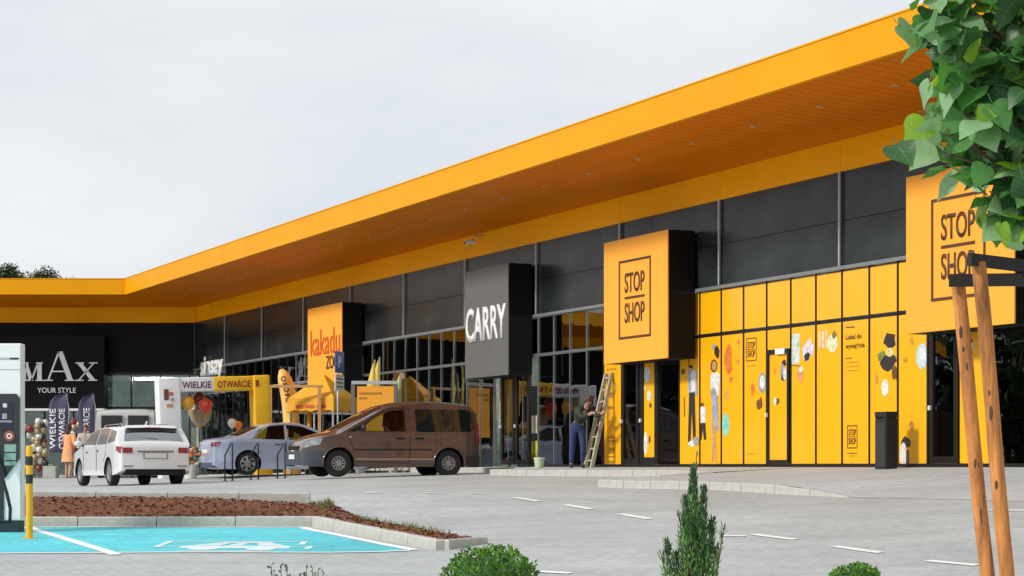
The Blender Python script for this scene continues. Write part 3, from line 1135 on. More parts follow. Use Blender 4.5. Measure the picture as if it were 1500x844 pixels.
wbuild('roof', MB().box(-WL, 0, .1, 24, 5.5, 6.6), M_roof)
wbuild('roof', MB().prism([(-WL, 6.6), (-2.05, 6.6), (-2.05, 6.8), (-WL, 6.8)], -OH + .07, 2), M_roof)
wbuild('interior_wall', MB().box(-WL, 0, 5, 5.2, -1, 5.5), M_int)
wbuild('floor', MB().box(-WL, 0, .12, 5, -1.2, -.38), M_intf)
wbuild('wall_backing', MB().box(-WL, -.02, .05, .3, 3.55, 6.1), M_cladb)
wbuild('wall', MB().box(-WL, -WL + .2, .1, 24, -1, 5.5), M_clad)
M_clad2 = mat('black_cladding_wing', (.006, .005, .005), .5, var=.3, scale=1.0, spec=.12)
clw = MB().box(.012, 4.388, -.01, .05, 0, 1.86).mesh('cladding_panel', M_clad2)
for k in range(12):
    sx = 1 if k < 11 else (WL - 48.4) / 4.4
    xx = -.02 - 4.4 * (k + 1) if k < 11 else -WL
    wput('cladding_panel', clw, T(xx, 0, 3.6, sx=sx))
    wput('band_panel', bd, T(xx, 0, ZB0 + .002, sx=sx))
PW2 = 1.1
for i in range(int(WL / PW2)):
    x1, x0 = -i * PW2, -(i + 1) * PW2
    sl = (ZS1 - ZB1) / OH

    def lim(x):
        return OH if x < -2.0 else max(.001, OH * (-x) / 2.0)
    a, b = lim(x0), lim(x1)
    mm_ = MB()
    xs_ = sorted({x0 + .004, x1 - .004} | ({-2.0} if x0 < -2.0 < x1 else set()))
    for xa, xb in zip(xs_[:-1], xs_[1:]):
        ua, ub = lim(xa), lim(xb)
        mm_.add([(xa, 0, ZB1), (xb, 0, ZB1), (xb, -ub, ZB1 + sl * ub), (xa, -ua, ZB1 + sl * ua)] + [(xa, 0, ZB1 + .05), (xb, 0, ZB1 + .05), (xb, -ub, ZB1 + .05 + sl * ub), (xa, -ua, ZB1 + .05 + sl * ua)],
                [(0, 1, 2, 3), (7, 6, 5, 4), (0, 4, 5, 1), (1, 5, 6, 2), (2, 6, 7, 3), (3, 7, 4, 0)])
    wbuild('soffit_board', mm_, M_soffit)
wbuild('canopy_deck', MB().box(-WL, -2.0, -OH, 0, ZS1 + .07, ZS1 + .1), M_cladb)
wbuild('fascia', MB().box(-WL, -2.0, -OH - .05, -OH + .05, ZF0, ZF1 - .01), M_fascia)
wbuild('roof_edge_trim', MB().box(-WL, -2.03, -OH - .065, -OH + .06, ZF1 - .008, ZF1 + .02), M_fascia)
for xx in (-3.0, -2.55, -9, -9.45):
    wput('downlight', dl, T(xx, -1.5, ZB1 + (ZS1 - ZB1) * 1.5 / OH - .012))
# wing windows, 1.1 m apart
gw = MB().box(.04, 1.06, -.012, 0, -.35, 3.5).mesh('glass_pane', M_glass)
mw = MB().box(-.03, .03, -.03, .05, -.4, 3.56).mesh('mullion', M_frame)
for k in range(47):
    wput('glass_pane', gw, T(-.2 - 1.1 * (k + 1), 0, 0))
    wput('mullion', mw, T(-.2 - 1.1 * k, 0, 0))
wbuild('transom', MB().box(-WL, -.2, -.055, .05, 2.2, 2.28), M_frame)
for xl in (-2.5, -6, -9.5, -13, -16.5, -20):
    wbuild('ceiling_lamp', MB().box(xl, xl + 1.5, 1.2, 1.36, 3.35, 3.42), M_tube)
wbuild('ceiling', MB().box(-WL, 0, .31, 5, 3.44, 3.48), M_white)
wbuild('lintel', MB().box(-WL, -.02, -.08, .05, 3.5, 3.6), M_frame)
for i, (xx, h, c_) in enumerate(((-1.5, 1.6, 0), (-2.6, 2.2, 2), (-3.6, 1.1, 1), (-5, 1.9, 3), (-8.5, 1.4, 4), (-12, 1.8, 2), (-15, 1.2, 0))):
    mm_ = MB()
    for k in range(4):
        mm_.box(xx, xx + .8, 1.6, 2.0, -.38 + h * k / 4, -.35 + h * k / 4)
        mm_.box(xx + .05, xx + .75, 1.65, 1.95, -.349 + h * k / 4, -.35 + h * (k + .75) / 4)
    wbuild('display_shelf', mm_, M_fit[c_])


# ---------------------------------------------------------------- box signs on the front
SIGN_D = .75


def box_sign(s0, s1, z0, z1, face, label, name='box_sign'):
    """s0 = right hand end; origin lower left corner of the front face"""
    o = thing(name, label, 'shop sign', fp(s1, SIGN_D, z0), FACADE_ANG, 'box signs on the shop front')
    wd, ht = s1 - s0, z1 - z0
    MB().box(0, wd, .03, SIGN_D - .1, 0, ht).build('sign_box', M_signside, o)
    MB().box(.002, wd - .002, 0, .029, .002, ht - .002).build('sign_face', face, o, bevel=.006)
    return o, wd, ht


def stop_shop(o, wd, ht):
    x0, x1, z0, z1, t = wd * .25, wd * .75, .50, 2.20, .05
    m = MB()
    m.box(x0, x1, -.012, 0, z0, z0 + t).box(x0, x1, -.012, 0, z1 - t, z1).box(x0, x0 + t, -.012, 0, z0 + t, z1 - t).box(x1 - t, x1, -.012, 0, z0 + t, z1 - t)
    m.build('logo_frame', M_brown, o)
    lw = .90
    lx = wd / 2 - lw / 2
    put('lettering', text_mesh('lettering', 'STOP', lw, .43, M_brown, .012, .012), o, T(lx, 0, 1.49))
    put('lettering', text_mesh('lettering', 'SHOP', lw, .43, M_brown, .012, .012), o, T(lx, 0, .84))
    MB().box(lx, lx + lw, -.012, 0, 1.355, 1.405).build('logo_bar', M_brown, o)


stop_shop(*box_sign(3.1, 6.0, 2.26, 4.93, M_sign, 'orange box sign with STOP SHOP logo, fully visible above the entrance beside the white ladder'))
stop_shop(*box_sign(-8.17, -5.28, 2.26, 4.93, M_sign, 'large orange STOP SHOP box sign at right, partly hidden by tree leaves and stakes'))
o, wd, ht = box_sign(11.1, 13.75, 2.24, 4.96, M_signgrey, 'dark grey box sign with tall white CARRY lettering')
put('lettering', text_mesh('lettering', 'CARRY', wd * .93, .86, M_white, .03, .022), o, T(wd * .035, 0, .90))
o, wd, ht = box_sign(23.0, 26.1, 2.25, 4.88, M_sign, 'narrow looking orange box sign lettered kakadu ZOO in red and brown')
put('lettering', text_mesh('lettering', 'kakadu', wd * .86, .78, M_red, .02, .0), o, T(wd * .10, 0, 1.15))
put('lettering', text_mesh('lettering', 'ZOO', wd * .34, .40, M_brown, .02, .01), o, T(wd * .56, 0, .70))
# letter sign near the corner
o = thing('letter_sign', 'white lowercase sinsay lettering on the black wall near the inner corner', 'shop sign', fp(40.4, .06, 3.15), FACADE_ANG)
put('lettering', text_mesh('lettering', 'sinsay', 2.9, .95, M_white, .05, .03), o, T(0, 0, 0))
MB().box(0, 2.9, .005, .03, .18, .24).build('mounting_rail', M_frame, o)
# wing sign: serif letters on a black box
WY = WINGC.y
o = thing('box_sign', 'black box sign with white serif MAX lettering and YOUR STYLE below', 'shop sign', ((-40 - CX) / FPX * (WY - .8), WY - .8, 2.2), 0, 'box signs on the shop front')
PM = FPX / (WY - .8)


def wx(px):
    return (px + 40) / PM


def wz(py):
    return (HY - py) / PM - 2.2


MB().box(0, wx(153), .03, .7, 0, 2.75).build('sign_box', M_signside, o)
MB().box(.002, wx(153) - .002, 0, .028, .002, 2.748).build('sign_face', mat('sign_black', (.006, .005, .005), .5, spec=.12), o)


def stroke(m, x0, z0, x1, z1, w0):
    m.prism([(x0 - w0 / 2, z0), (x0 + w0 / 2, z0), (x1 + w0 / 2, z1), (x1 - w0 / 2, z1)] if z1 > z0 else [(x1 - w0 / 2, z1), (x1 + w0 / 2, z1), (x0 + w0 / 2, z0), (x0 - w0 / 2, z0)], -.03, 0)


def serif(m, x, z, w0, dz):
    m.prism([(x - w0 / 2, z), (x + w0 / 2, z), (x + w0 / 2, z + dz), (x - w0 / 2, z + dz)], -.032, 0)


zb, zx, za = wz(558), wz(531), wz(515)
m = MB()      # M
stroke(m, wx(58), zb + .04, wx(58), zx - .04, .17)
stroke(m, wx(37), zb + .04, wx(37), zx - .04, .06)
stroke(m, wx(46), zb, wx(37.5), zx, .15)
stroke(m, wx(46), zb, wx(56), zx, .06)
for xx in (wx(58), wx(37)):
    serif(m, xx, zb, .30, .04)
    serif(m, xx, zx - .04, .26, .04)
m.build('lettering', M_white, o)
m = MB()      # A
stroke(m, wx(71), zb + .04, wx(86.5), za, .07)
stroke(m, wx(103), zb + .04, wx(88), za, .20)
serif(m, (wx(76) + wx(97)) / 2, zb + .33, wx(97) - wx(76), .05)
serif(m, wx(71), zb, .34, .04)
serif(m, wx(103), zb, .40, .04)
m.build('lettering', M_white, o)
m = MB()      # X
stroke(m, wx(136), zb + .04, wx(117), zx - .04, .19)
stroke(m, wx(116), zb + .04, wx(137), zx - .04, .06)
for xx in (wx(117), wx(137)):
    serif(m, xx, zx - .04, .32, .04)
for xx in (wx(116), wx(136)):
    serif(m, xx, zb, .34, .04)
m.build('lettering', M_white, o)
MB().box(0, wx(153), -.02, .7, -.09, -.005).build('lower_edge', M_white, o)
put('lettering', text_mesh('lettering', 'YOUR STYLE', wx(111) - wx(55), .19, M_white, .012, .0), o, T(wx(55), 0, wz(575.5)))

# CCTV camera under the canopy
q = fp(s_of(691, .35), .35, 0)
zc = (HY - 354) * q.y / FPX
o = thing('security_camera', 'small white security camera on a bracket below the orange canopy', 'camera', (q.x, q.y, zc), FACADE_ANG)
MB().tube([(0, -.2, -.04), (0, .1, .0)], .055, 10).build('housing', M_white, o, smooth=True, angle=40)
MB().tube([(0, -.205, -.04), (0, -.2, -.04)], .045, 10).build('lens', M_cladb, o)
MB().tube([(0, .04, .03), (0, .06, .14), (0, .31, .18)], .02, 8).build('bracket', M_rail, o)


# ---------------------------------------------------------------- cars
def interp(pts, x):
    return float(np.interp(x, [p[0] for p in pts], [p[1] for p in pts]))


def smooth_profile(pts, it=2):
    for _ in range(it):
        q = [pts[0]]
        for a, b in zip(pts[:-1], pts[1:]):
            q.append((a[0] * .75 + b[0] * .25, a[1] * .75 + b[1] * .25))
            q.append((a[0] * .25 + b[0] * .75, a[1] * .25 + b[1] * .75))
        q.append(pts[-1])
        pts = q
    return pts


M_tyre = mat('tyre_rubber', (.018, .018, .019), .85)
M_rim = mat('alloy_rim', (.52, .53, .54), .3, metal=.8)
M_rimd = mat('steel_rim', (.34, .34, .34), .45, metal=.5)
M_carglass = mat('car_glass', (.010, .013, .014), .03)
M_carglass_sky = mat('car_glass_sky', (.15, .18, .20), .05)  # sky seen in the side glass, painted as a pale base
WSG = mat('windscreen_glass', (.014, .018, .020), .03, spec=.8)
WSG.node_tree.nodes['Principled BSDF'].inputs['IOR'].default_value = 1.9
REARG = mat('rear_screen_glass', (.02, .024, .026), .05, spec=1.0)
REARG.node_tree.nodes['Principled BSDF'].inputs['IOR'].default_value = 2.4
M_carglass_clear = glass_mat('car_glass_clear', (.55, .62, .60), 1.3, 1.5)
M_blackplast = mat('black_plastic', (.022, .023, .025), .5)
M_redlamp = mat('red_lamp', (.30, .02, .025), .15, coat=1.0)
M_lamp = mat('clear_lamp', (.42, .45, .48), .12, metal=.4, coat=1.0, var=.6, scale=7)
M_plate = mat('number_plate', (.72, .72, .70), .5)
M_under = mat('dark_underside', (.008, .008, .008), .9)
M_chrome = mat('chrome', (.7, .7, .7), .12, metal=1.0)
M_seat = mat('seat_cloth', (.04, .04, .042), .9)


class Car:
    def __init__(self, root, L, W, top, belt, tumble, paint, wheels, wr, zbot=.2, plan=(.55, .2, .45, .14), crown=.05):
        self.o, self.L, self.W, self.belt, self.tum, self.paint = root, L, W, belt, tumble, paint
        self.top = smooth_profile(top, 2)
        self.H = max(p[1] for p in top)
        self.plan, self.crown, self.zbot = plan, crown, zbot
        self.wheels, self.wr = wheels, wr

    def pl(self, x):
        Rf, kf, Rr, kr = self.plan
        h = self.L / 2
        e = h - x
        p = 1.0
        if e < Rf:
            p -= kf * (1 - math.sqrt(max(0, 1 - ((Rf - e) / Rf) ** 2)))
        e = x + h
        if e < Rr:
            p -= kr * (1 - math.sqrt(max(0, 1 - ((Rr - e) / Rr) ** 2)))
        return p

    def hw(self, x, z):
        w_ = self.W / 2 * self.pl(x)
        b = self.belt
        if z <= b:
            t = (b - z) / b
            return w_ * (1 - .012 * math.sin(min(1, t * 1.6) * PI) - .05 * max(0, t - .62) / .38)
        t = (z - b) / (self.H - b)
        return w_ * (1 - self.tum * (t ** 1.12))

    def zt(self, x):
        return interp(self.top, x)

    def zb(self, x):
        h = self.L / 2
        return self.zbot + .10 * max(0, (abs(x) - h + .5) / .5) ** 2

    def ztop(self, x, y):
        zt = self.zt(x)
        wt = max(.05, self.hw(x, zt - self.crown))
        return zt - self.crown * min(1, abs(y) / wt) ** 3

    def body(self):
        xs = []
        prev = None
        for x, z in self.top:
            if prev is not None:
                d = math.hypot(x - prev[0], z - prev[1])
                k = max(1, int(d / .07))
                for i in range(k):
                    xs.append(prev[0] + (x - prev[0]) * i / k)
            prev = (x, z)
        xs.append(self.top[-1][0])
        xs = sorted(set(round(x, 4) for x in xs))
        ns, nt_ = 14, 7
        rings = []
        for x in xs:
            zb, zt = self.zb(x), self.zt(x) - self.crown
            zt = max(zt, zb + .1)
            half = []
            for i in range(ns + 1):
                z = zb + (zt - zb) * i / ns
                half.append((x, self.hw(x, z), z))
            wt = half[-1][1]
            for j in range(1, nt_ + 1):
                y = wt * (1 - j / nt_)
                half.append((x, y, self.ztop(x, y)))
            ring = half + [(p[0], -p[1], p[2]) for p in half[-2::-1]]
            rings.append(ring)
        m = MB()
        n = len(rings[0])
        vs = [p for r_ in rings for p in r_]
        fs = []
        for i in range(len(rings) - 1):
            for j in range(n):
                j2 = (j + 1) % n
                fs.append((i * n + j, (i + 1) * n + j, (i + 1) * n + j2, i * n + j2))
        fs.append(tuple(range(n)))
        fs.append(tuple((len(rings) - 1) * n + k for k in range(n - 1, -1, -1)))
        m.add(vs, fs)
        ob = m.build('body', [self.paint, M_under], self.o)
        bm = bmesh.new()
        bm.from_mesh(ob.data)
        bmesh.ops.recalc_face_normals(bm, faces=list(bm.faces))
        bm.to_mesh(ob.data)
        bm.free()
        # wheel arches
        cut = MB()
        for wxp in self.wheels:
            for sd in (-1, 1):
                Mx = Matrix.Translation((wxp, sd * (self.W / 2 - .06), self.wr)) @ Matrix.Rotation(PI / 2, 4, 'X')
                r_ = self.wr + .055
                nn = 28
                base = len(cut.v)
                v2 = []
                for zz in (-.26, .26):
                    for k in range(nn):
                        a = 2 * PI * k / nn
                        v2.append(Mx @ Vector((r_ * math.cos(a), r_ * math.sin(a), zz)))
                f2 = [tuple(range(nn - 1, -1, -1)), tuple(range(nn, 2 * nn))]
                for k in range(nn):
                    f2.append((k, (k + 1) % nn, nn + (k + 1) % nn, nn + k))
                cut.add(v2, f2)
        co = cut.build('arch_cut', [M_under], self.o)
        bpy.context.view_layer.update()
        md = ob.modifiers.new('arch', 'BOOLEAN')
        md.operation = 'DIFFERENCE'
        md.object = co
        md.solver = 'EXACT'
        md.material_mode = 'TRANSFER'
        bpy.context.view_layer.update()
        dg = bpy.context.evaluated_depsgraph_get()
        me = bpy.data.meshes.new_from_object(ob.evaluated_get(dg))
        me.name = 'body'
        ob.modifiers.clear()
        ob.data = me
        bpy.data.objects.remove(co)
        me.shade_smooth()
        me.set_sharp_from_angle(angle=R(32))
        self.bodyo = ob
        return ob

    def opening(self, polys):
        """cut window openings right through the shell"""
        cut = MB()
        for p_ in polys:
            cut.prism(p_, -1.2, 1.2)
        co = cut.build('opening_cut', [M_under], self.o)
        bm = bmesh.new()
        bm.from_mesh(co.data)
        bmesh.ops.recalc_face_normals(bm, faces=list(bm.faces))
        bm.to_mesh(co.data)
        bm.free()
        ob = self.bodyo
        bpy.context.view_layer.update()
        md = ob.modifiers.new('opening', 'BOOLEAN')
        md.operation, md.object, md.solver, md.material_mode = 'DIFFERENCE', co, 'EXACT', 'TRANSFER'
        bpy.context.view_layer.update()
        me = bpy.data.meshes.new_from_object(ob.evaluated_get(bpy.context.evaluated_depsgraph_get()))
        me.name = 'body'
        ob.modifiers.clear()
        ob.data = me
        bpy.data.objects.remove(co)
        me.shade_smooth()
        me.set_sharp_from_angle(angle=R(32))
        for xs_, z0 in self.rests:
            for y in (-.36, .36):
                MB().box(xs_ - .05, xs_ + .05, y - .13, y + .13, z0 - .12, z0 + .20).build('headrest', M_seat, self.o, bevel=.03)

    rests = ()

    def side(self, name, upper, lower, m, sd, off=.005, n=10, k=4, parent=None):
        """panel following the body side between two polylines in (x,z)"""
        g = []
        for i in range(n + 1):
            t = i / n

            def pick(poly):
                L_ = [0]
                for a, b in zip(poly[:-1], poly[1:]):
                    L_.append(L_[-1] + math.hypot(b[0] - a[0], b[1] - a[1]))
                d = t * L_[-1]
                return np.interp(d, L_, [p[0] for p in poly]), np.interp(d, L_, [p[1] for p in poly])
            u, l = pick(upper), pick(lower)
            row = []
            for j in range(k + 1):
                v = j / k
                x, z = l[0] * (1 - v) + u[0] * v, l[1] * (1 - v) + u[1] * v
                row.append((x, sd * (self.hw(x, z) + off), z))
            g.append(row)
        return MB().grid(g).build(name, m, parent or self.o, smooth=True)

    def over(self, name, x0, x1, f0, f1, m, off=.006, n=8, k=10, parent=None):
        """panel following the top surface (windscreen, rear window) from x0 to x1; f = share of the width"""
        g = []
        for i in range(n + 1):
            t = i / n
            x = x0 + (x1 - x0) * t
            f = f0 + (f1 - f0) * t
            dz = self.zt(x + .02) - self.zt(x - .02)
            nx, nz_ = -dz, .04
            l = math.hypot(nx, nz_)
            row = []
            wt = self.hw(x, self.zt(x) - self.crown) * f
            for j in range(k + 1):
                y = -wt + 2 * wt * j / k
                row.append((x + nx / l * off, y, self.ztop(x, y) + nz_ / l * off))
            g.append(row)
        return MB().grid(g).build(name, m, parent or self.o, smooth=True)

    def line(self, pts, sd, name='panel_gap', r=.006, m=None, off=.0):
        MB().tube([(x, sd * (self.hw(x, z) + off), z) for x, z in pts], r, 5).build(name, m or M_under, self.o)

    def put_wheels(self, rim, spokes, rimr):
        r, wdt = self.wr, .20
        ty = MB().lathe([(rimr, -wdt / 2), (r - .03, -wdt / 2), (r - .005, -wdt / 2 + .03), (r, -.03), (r, .03), (r - .005, wdt / 2 - .03), (r - .03, wdt / 2), (rimr, wdt / 2), (rimr - .01, 0), (rimr, -wdt / 2)], 30).mesh('wheel', M_tyre, smooth=True, angle=40)
        rm = MB()
        rm.lathe([(rimr + .004, .085), (rimr - .02, .095), (rimr - .035, .06), (rimr - .05, .02)], 28)
        rm.lathe([(0, .075), (.06, .075), (.075, .05), (.075, .02)], 16)
        for k in range(spokes):
            a = 2 * PI * k / spokes
            c, s = math.cos(a), math.sin(a)
            h0, h1 = (.028, .04) if spokes < 8 else (.016, .02)
            pts = []
            for rad, hh, z in ((.05, h0, .07), (rimr - .015, h1, .082)):
                pts += [(rad * c - hh * s, rad * s + hh * c, z), (rad * c + hh * s, rad * s - hh * c, z), (rad * c + hh * s, rad * s - hh * c, z - .03), (rad * c - hh * s, rad * s + hh * c, z - .03)]
            rm.add(pts, [(0, 1, 5, 4), (1, 2, 6, 5), (2, 3, 7, 6), (3, 0, 4, 7)])
        rmm = rm.mesh('rim', rim, smooth=True, angle=35)
        bk = MB().lathe([(0, .0), (rimr - .02, .0), (rimr - .01, .03)], 20).mesh('hub', M_under)
        for x in self.wheels:
            for sd in (1, -1):
                M = Matrix.Translation((x, sd * (self.W / 2 - .13), r)) @ Matrix.Rotation(-PI / 2 * sd, 4, 'X') @ Matrix.Rotation(random.random() * 3, 4, 'Z')
                t = put('wheel', ty, self.o, M)
                put('rim', rmm, t, Matrix.Identity(4))
                put('hub', bk, t, Matrix.Identity(4))

    def mirror(self, x, z, sd, m):
        y = self.hw(x, z)
        MB().ball((x, sd * (y + .13), z + .06), .06, .11, .075, 10, 6).build('wing_mirror', m, self.o, smooth=True)
        MB().tube([(x + .02, sd * (y - .01), z), (x, sd * (y + .08), z + .03)], .025, 6).build('mirror_arm', M_blackplast, self.o)


def seats(car, xs, zs):
    for x in xs:
        for y in (-.36, .36):
            m = MB()
            m.box(x - .08, x + .06, y - .23, y + .23, zs, zs + .58)
            m.box(x - .06, x + .03, y - .12, y + .12, zs + .60, zs + .78)
            m.build('seat', M_seat, car.o, bevel=.03)


def place_car(name, label, px, Y, rz, group='parked cars', scale=1.0, pitch=0, roll=0, dz=0):
    p = at(px, Y)
    o = thing(name, label, 'car', p + Vector((0, 0, dz)), 0, group, scale)
    o.rotation_euler = (roll, pitch, rz)
    return o


# -- brown van, side on, nose to the left
M_brownp = mat('brown_metallic', (.105, .060, .050), .30, metal=.3, coat=.9, var=.05, scale=3)
o = place_car('parked_van', 'brown passenger van parked side on with its nose to the left', 559, 49.3, R(180 + 20), dz=.0)
VAN = o
vn = Car(o, 4.4, 1.79, [(-2.2, .60), (-2.195, 1.0), (-2.13, 1.50), (-2.06, 1.72), (-1.9, 1.79), (-.9, 1.82), (-.3, 1.80), (.12, 1.72), (.52, 1.53), (1.24, 1.13), (1.36, 1.08), (1.8, .99), (2.06, .87), (2.18, .70), (2.2, .5)],
         1.03, .15, M_brownp, (1.30, -1.42), .325, zbot=.24, plan=(.62, .30, .35, .08), crown=.085)
vb = vn.body()
vn.rests = ((-.22, 1.32),)
vn.opening([[(-.32, 1.085), (.35, 1.085), (.78, 1.10), (.50, 1.34), (.30, 1.45), (.02, 1.565), (-.30, 1.58)]])
for sd in (1, -1):
    vn.side('front_window', [(-.32, 1.60), (.02, 1.585), (.30, 1.47), (.50, 1.36)], [(-.34, 1.07), (.35, 1.07), (.80, 1.08), (.86, 1.11)], M_carglass_clear, sd, parent=o)
    vn.side('quarter_window', [(.50, 1.33), (.62, 1.28)], [(.90, 1.075), (1.04, 1.075)], M_carglass, sd, n=4)
    vn.side('rear_window', [(-2.02, 1.55), (-1.9, 1.60), (-.64, 1.615), (-.58, 1.60)], [(-2.08, 1.14), (-2.02, 1.08), (-.66, 1.065), (-.6, 1.08)], M_carglass, sd, off=.006)
    vn.line([(-.36, 1.64), (.03, 1.625), (.30, 1.52), (.66, 1.29), (1.08, 1.06), (1.06, .9), (.98, .75)], sd, r=.009)
    vn.line([(-.44, 1.66), (-.44, .95), (-.43, .36)], sd, r=.008)
    vn.line([(-.52, 1.02), (-2.1, 1.0)], sd, r=.007)
    vn.line([(.98, .78), (.92, .36), (-.43, .33)], sd, r=.006)
    vn.side('sill_moulding', [(-1.02, .44), (.92, .44)], [(-1.02, .40), (.92, .40)], mat('brown_light', (.32, .2, .16), .4), sd, off=.012, n=6, k=2)
    vn.side('side_moulding', [(-1.0, .66), (.94, .66)], [(-1.0, .63), (.94, .63)], M_under, sd, off=.008, n=6, k=2)
    vn.side('door_handle', [(-.30, .93), (-.10, .93)], [(-.30, .89), (-.10, .89)], M_under, sd, off=.025, n=3, k=2)
    vn.side('door_handle', [(-.78, .93), (-.58, .93)], [(-.78, .89), (-.58, .89)], M_under, sd, off=.025, n=3, k=2)
    vn.side('headlight', [(1.70, .90), (1.86, .89), (2.06, .81)], [(1.76, .76), (1.94, .73), (2.12, .68)], M_lamp, sd, off=.01, n=8)
    vn.side('bumper', [(1.66, .60), (1.95, .62), (2.199, .62)], [(1.66, .26), (1.95, .25), (2.19, .27)], mat('bumper_grey', (.055, .065, .085), .5), sd, off=.014, n=12)
    vn.side('rear_bumper', [(-2.2, .52), (-1.85, .5)], [(-2.19, .27), (-1.85, .26)], M_blackplast, sd, off=.014, n=6)
    vn.side('tail_light', [(-2.18, 1.28), (-2.07, 1.24)], [(-2.19, .78), (-2.10, .80)], M_redlamp, sd, off=.01, n=4)
    vn.side('side_repeater', [(1.0, .96), (1.06, .955)], [(1.0, .93), (1.06, .925)], mat('amber_lamp', (.8, .5, .25), .3), sd, off=.012, n=2, k=2)
    vn.mirror(.74, 1.10, sd, M_blackplast)
    for wxp in vn.wheels:
        pts = [(wxp + (vn.wr + .065) * math.cos(a), vn.wr + (vn.wr + .065) * math.sin(a)) for a in np.linspace(R(-8), R(188), 22)]
        MB().tube([(x, sd * (vn.hw(x, max(.3, z)) + .004), z) for x, z in pts], .022, 6).build('wheel_arch_trim', M_brownp, o, smooth=True)
MB().box(2.10, 2.212, -.66, .66, .28, .60).build('bumper', MATS['bumper_grey'], o, bevel=.02)
MB().box(2.06, 2.195, -.46, .46, .64, .73).build('grille', M_under, o, bevel=.01)
MB().box(2.205, 2.225, -.26, .26, .42, .53).build('number_plate', M_plate, o)
MB().ball((2.12, .58, .44), .03, .09, .045, 10, 6).build('fog_lamp', M_lamp, o, smooth=True)
MB().ball((2.12, -.58, .44), .03, .09, .045, 10, 6).build('fog_lamp', M_lamp, o, smooth=True)
vn.over('windscreen', 1.20, .20, .86, .80, WSG)
MB().box(-2.22, -2.19, -.55, .55, 1.1, 1.55).build('tailgate_window', M_carglass, o)
MB().box(-2.26, -2.15, -.72, .72, .27, .5).build('rear_bumper', M_blackplast, o, bevel=.03)
vn.put_wheels(M_rimd, 10, .175)

# -- white estate seen from behind
M_whitep = mat('white_paint', (.74, .76, .77), .3, coat=.9, var=.02, scale=2)
o = place_car('parked_car', 'white estate car seen from its rear left corner', 189, 51.0, R(90 + 26), dz=-.01, pitch=R(.5))
wg = Car(o, 4.69, 1.83, [(-2.345, .5), (-2.345, .92), (-2.29, 1.03), (-2.22, 1.07), (-1.98, 1.37), (-1.86, 1.44), (-1.5, 1.47), (-.5, 1.475), (.1, 1.45), (.5, 1.37), (1.2, 1.02), (1.3, .98), (1.95, .87), (2.25, .72), (2.345, .5)],
         .98, .2, M_whitep, (1.40, -1.42), .325, zbot=.26, plan=(.6, .24, .5, .12), crown=.05)
wg.body()
wg.over('rear_screen', -2.215, -1.965, .84, .80, REARG, off=.008)
MB().add([], [])
sp = MB()
sp.grid([[(-2.06, y, 1.40 - .03 * abs(y)), (-1.84, y * .98, 1.462 - .04 * abs(y) ** 2)] for y in np.linspace(-.63, .63, 12)])
sp.grid([[(-1.9, y, 1.405 - .03 * abs(y)), (-2.06, y, 1.39 - .03 * abs(y))] for y in np.linspace(-.63, .63, 12)])
sp.build('roof_spoiler', M_whitep, o, smooth=True)
MB().box(-2.075, -2.055, -.62, .62, 1.355, 1.385).build('spoiler_lip', M_under, o)
MB().box(-2.08, -2.06, -.18, .18, 1.385, 1.40).build('brake_light', M_redlamp, o)
MB().tube([(-2.20, -.1, 1.11), (-2.14, .42, 1.16)], .012, 6).build('rear_wiper', M_under, o)
for sd in (1, -1):
    m = MB()
    m.grid([[(x - .012, sd * (y if sd else y), z) for z in (.78, .845, .91)] for x, y in ((-2.347, .56), (-2.347, .68), (-2.347, wg.hw(-2.345, .85) - .005))])
    m.build('tail_light', M_redlamp, o)
    wg.side('tail_light', [(-2.345, .93), (-2.12, .945)], [(-2.345, .76), (-2.12, .84)], M_redlamp, sd, off=.01, n=5)
    wg.side('front_window', [(-.28, 1.40), (.15, 1.385), (.55, 1.26), (.82, 1.12)], [(-.3, 1.01), (.3, 1.01), (.95, 1.02), (1.02, 1.03)], M_carglass_sky, sd)
    wg.side('rear_window', [(-1.22, 1.37), (-1.0, 1.40), (-.36, 1.405)], [(-1.26, 1.02), (-1.0, 1.01), (-.38, 1.01)], M_carglass_sky, sd)
    wg.side('cargo_window', [(-1.88, 1.30), (-1.30, 1.365)], [(-1.98, 1.07), (-1.34, 1.02)], M_carglass_sky, sd)
    wg.line([(-.33, 1.41), (-.33, .95), (-.34, .36)], sd)
    wg.line([(.98, 1.0), (.95, .8), (.86, .36)], sd)
    wg.line([(-1.27, 1.0), (-1.2, .8), (-.98, .6)], sd)
    wg.side('door_handle', [(-.62, .87), (-.44, .87)], [(-.62, .84), (-.44, .84)], M_chrome, sd, off=.02, n=3, k=2)
    wg.side('door_handle', [(.45, .85), (.63, .85)], [(.45, .82), (.63, .82)], M_chrome, sd, off=.02, n=3, k=2)
    wg.mirror(.92, 1.0, sd, M_whitep)
    MB().tube([(-1.6, sd * .60, 1.45), (-1.5, sd * .60, 1.50), (-.1, sd * .60, 1.505), (.05, sd * .60, 1.44)], .014, 6).build('roof_rail', M_chrome, o)
MB().box(-2.36, -2.34, -.44, .44, .80, .835).build('tailgate_trim', mat('dark_chrome', (.25, .25, .26), .25, metal=.9), o)
MB().box(-2.368, -2.35, -.26, .26, .66, .775).build('number_plate', M_plate, o)
MB().box(-2.362, -2.345, -.30, .30, .64, .79).build('plate_recess', mat('recess_grey', (.3, .31, .32), .5), o)
MB().box(-2.36, -2.0, -.74, .74, .25, .40).build('rear_valance', M_under, o, bevel=.03)
for sd in (1, -1):
    MB().box(-2.362, -2.34, sd * .66 - .12, sd * .66 + .12, .45, .485).build('reflector', mat('reflector_grey', (.3, .28, .28), .4), o)
MB().tube([(-1.5, 0, 1.47), (-1.62, 0, 1.55)], .02, 6).build('antenna', M_whitep, o)
wg.over('windscreen', 1.18, .50, .86, .78, M_carglass)
wg.put_wheels(M_rim, 5, .225)

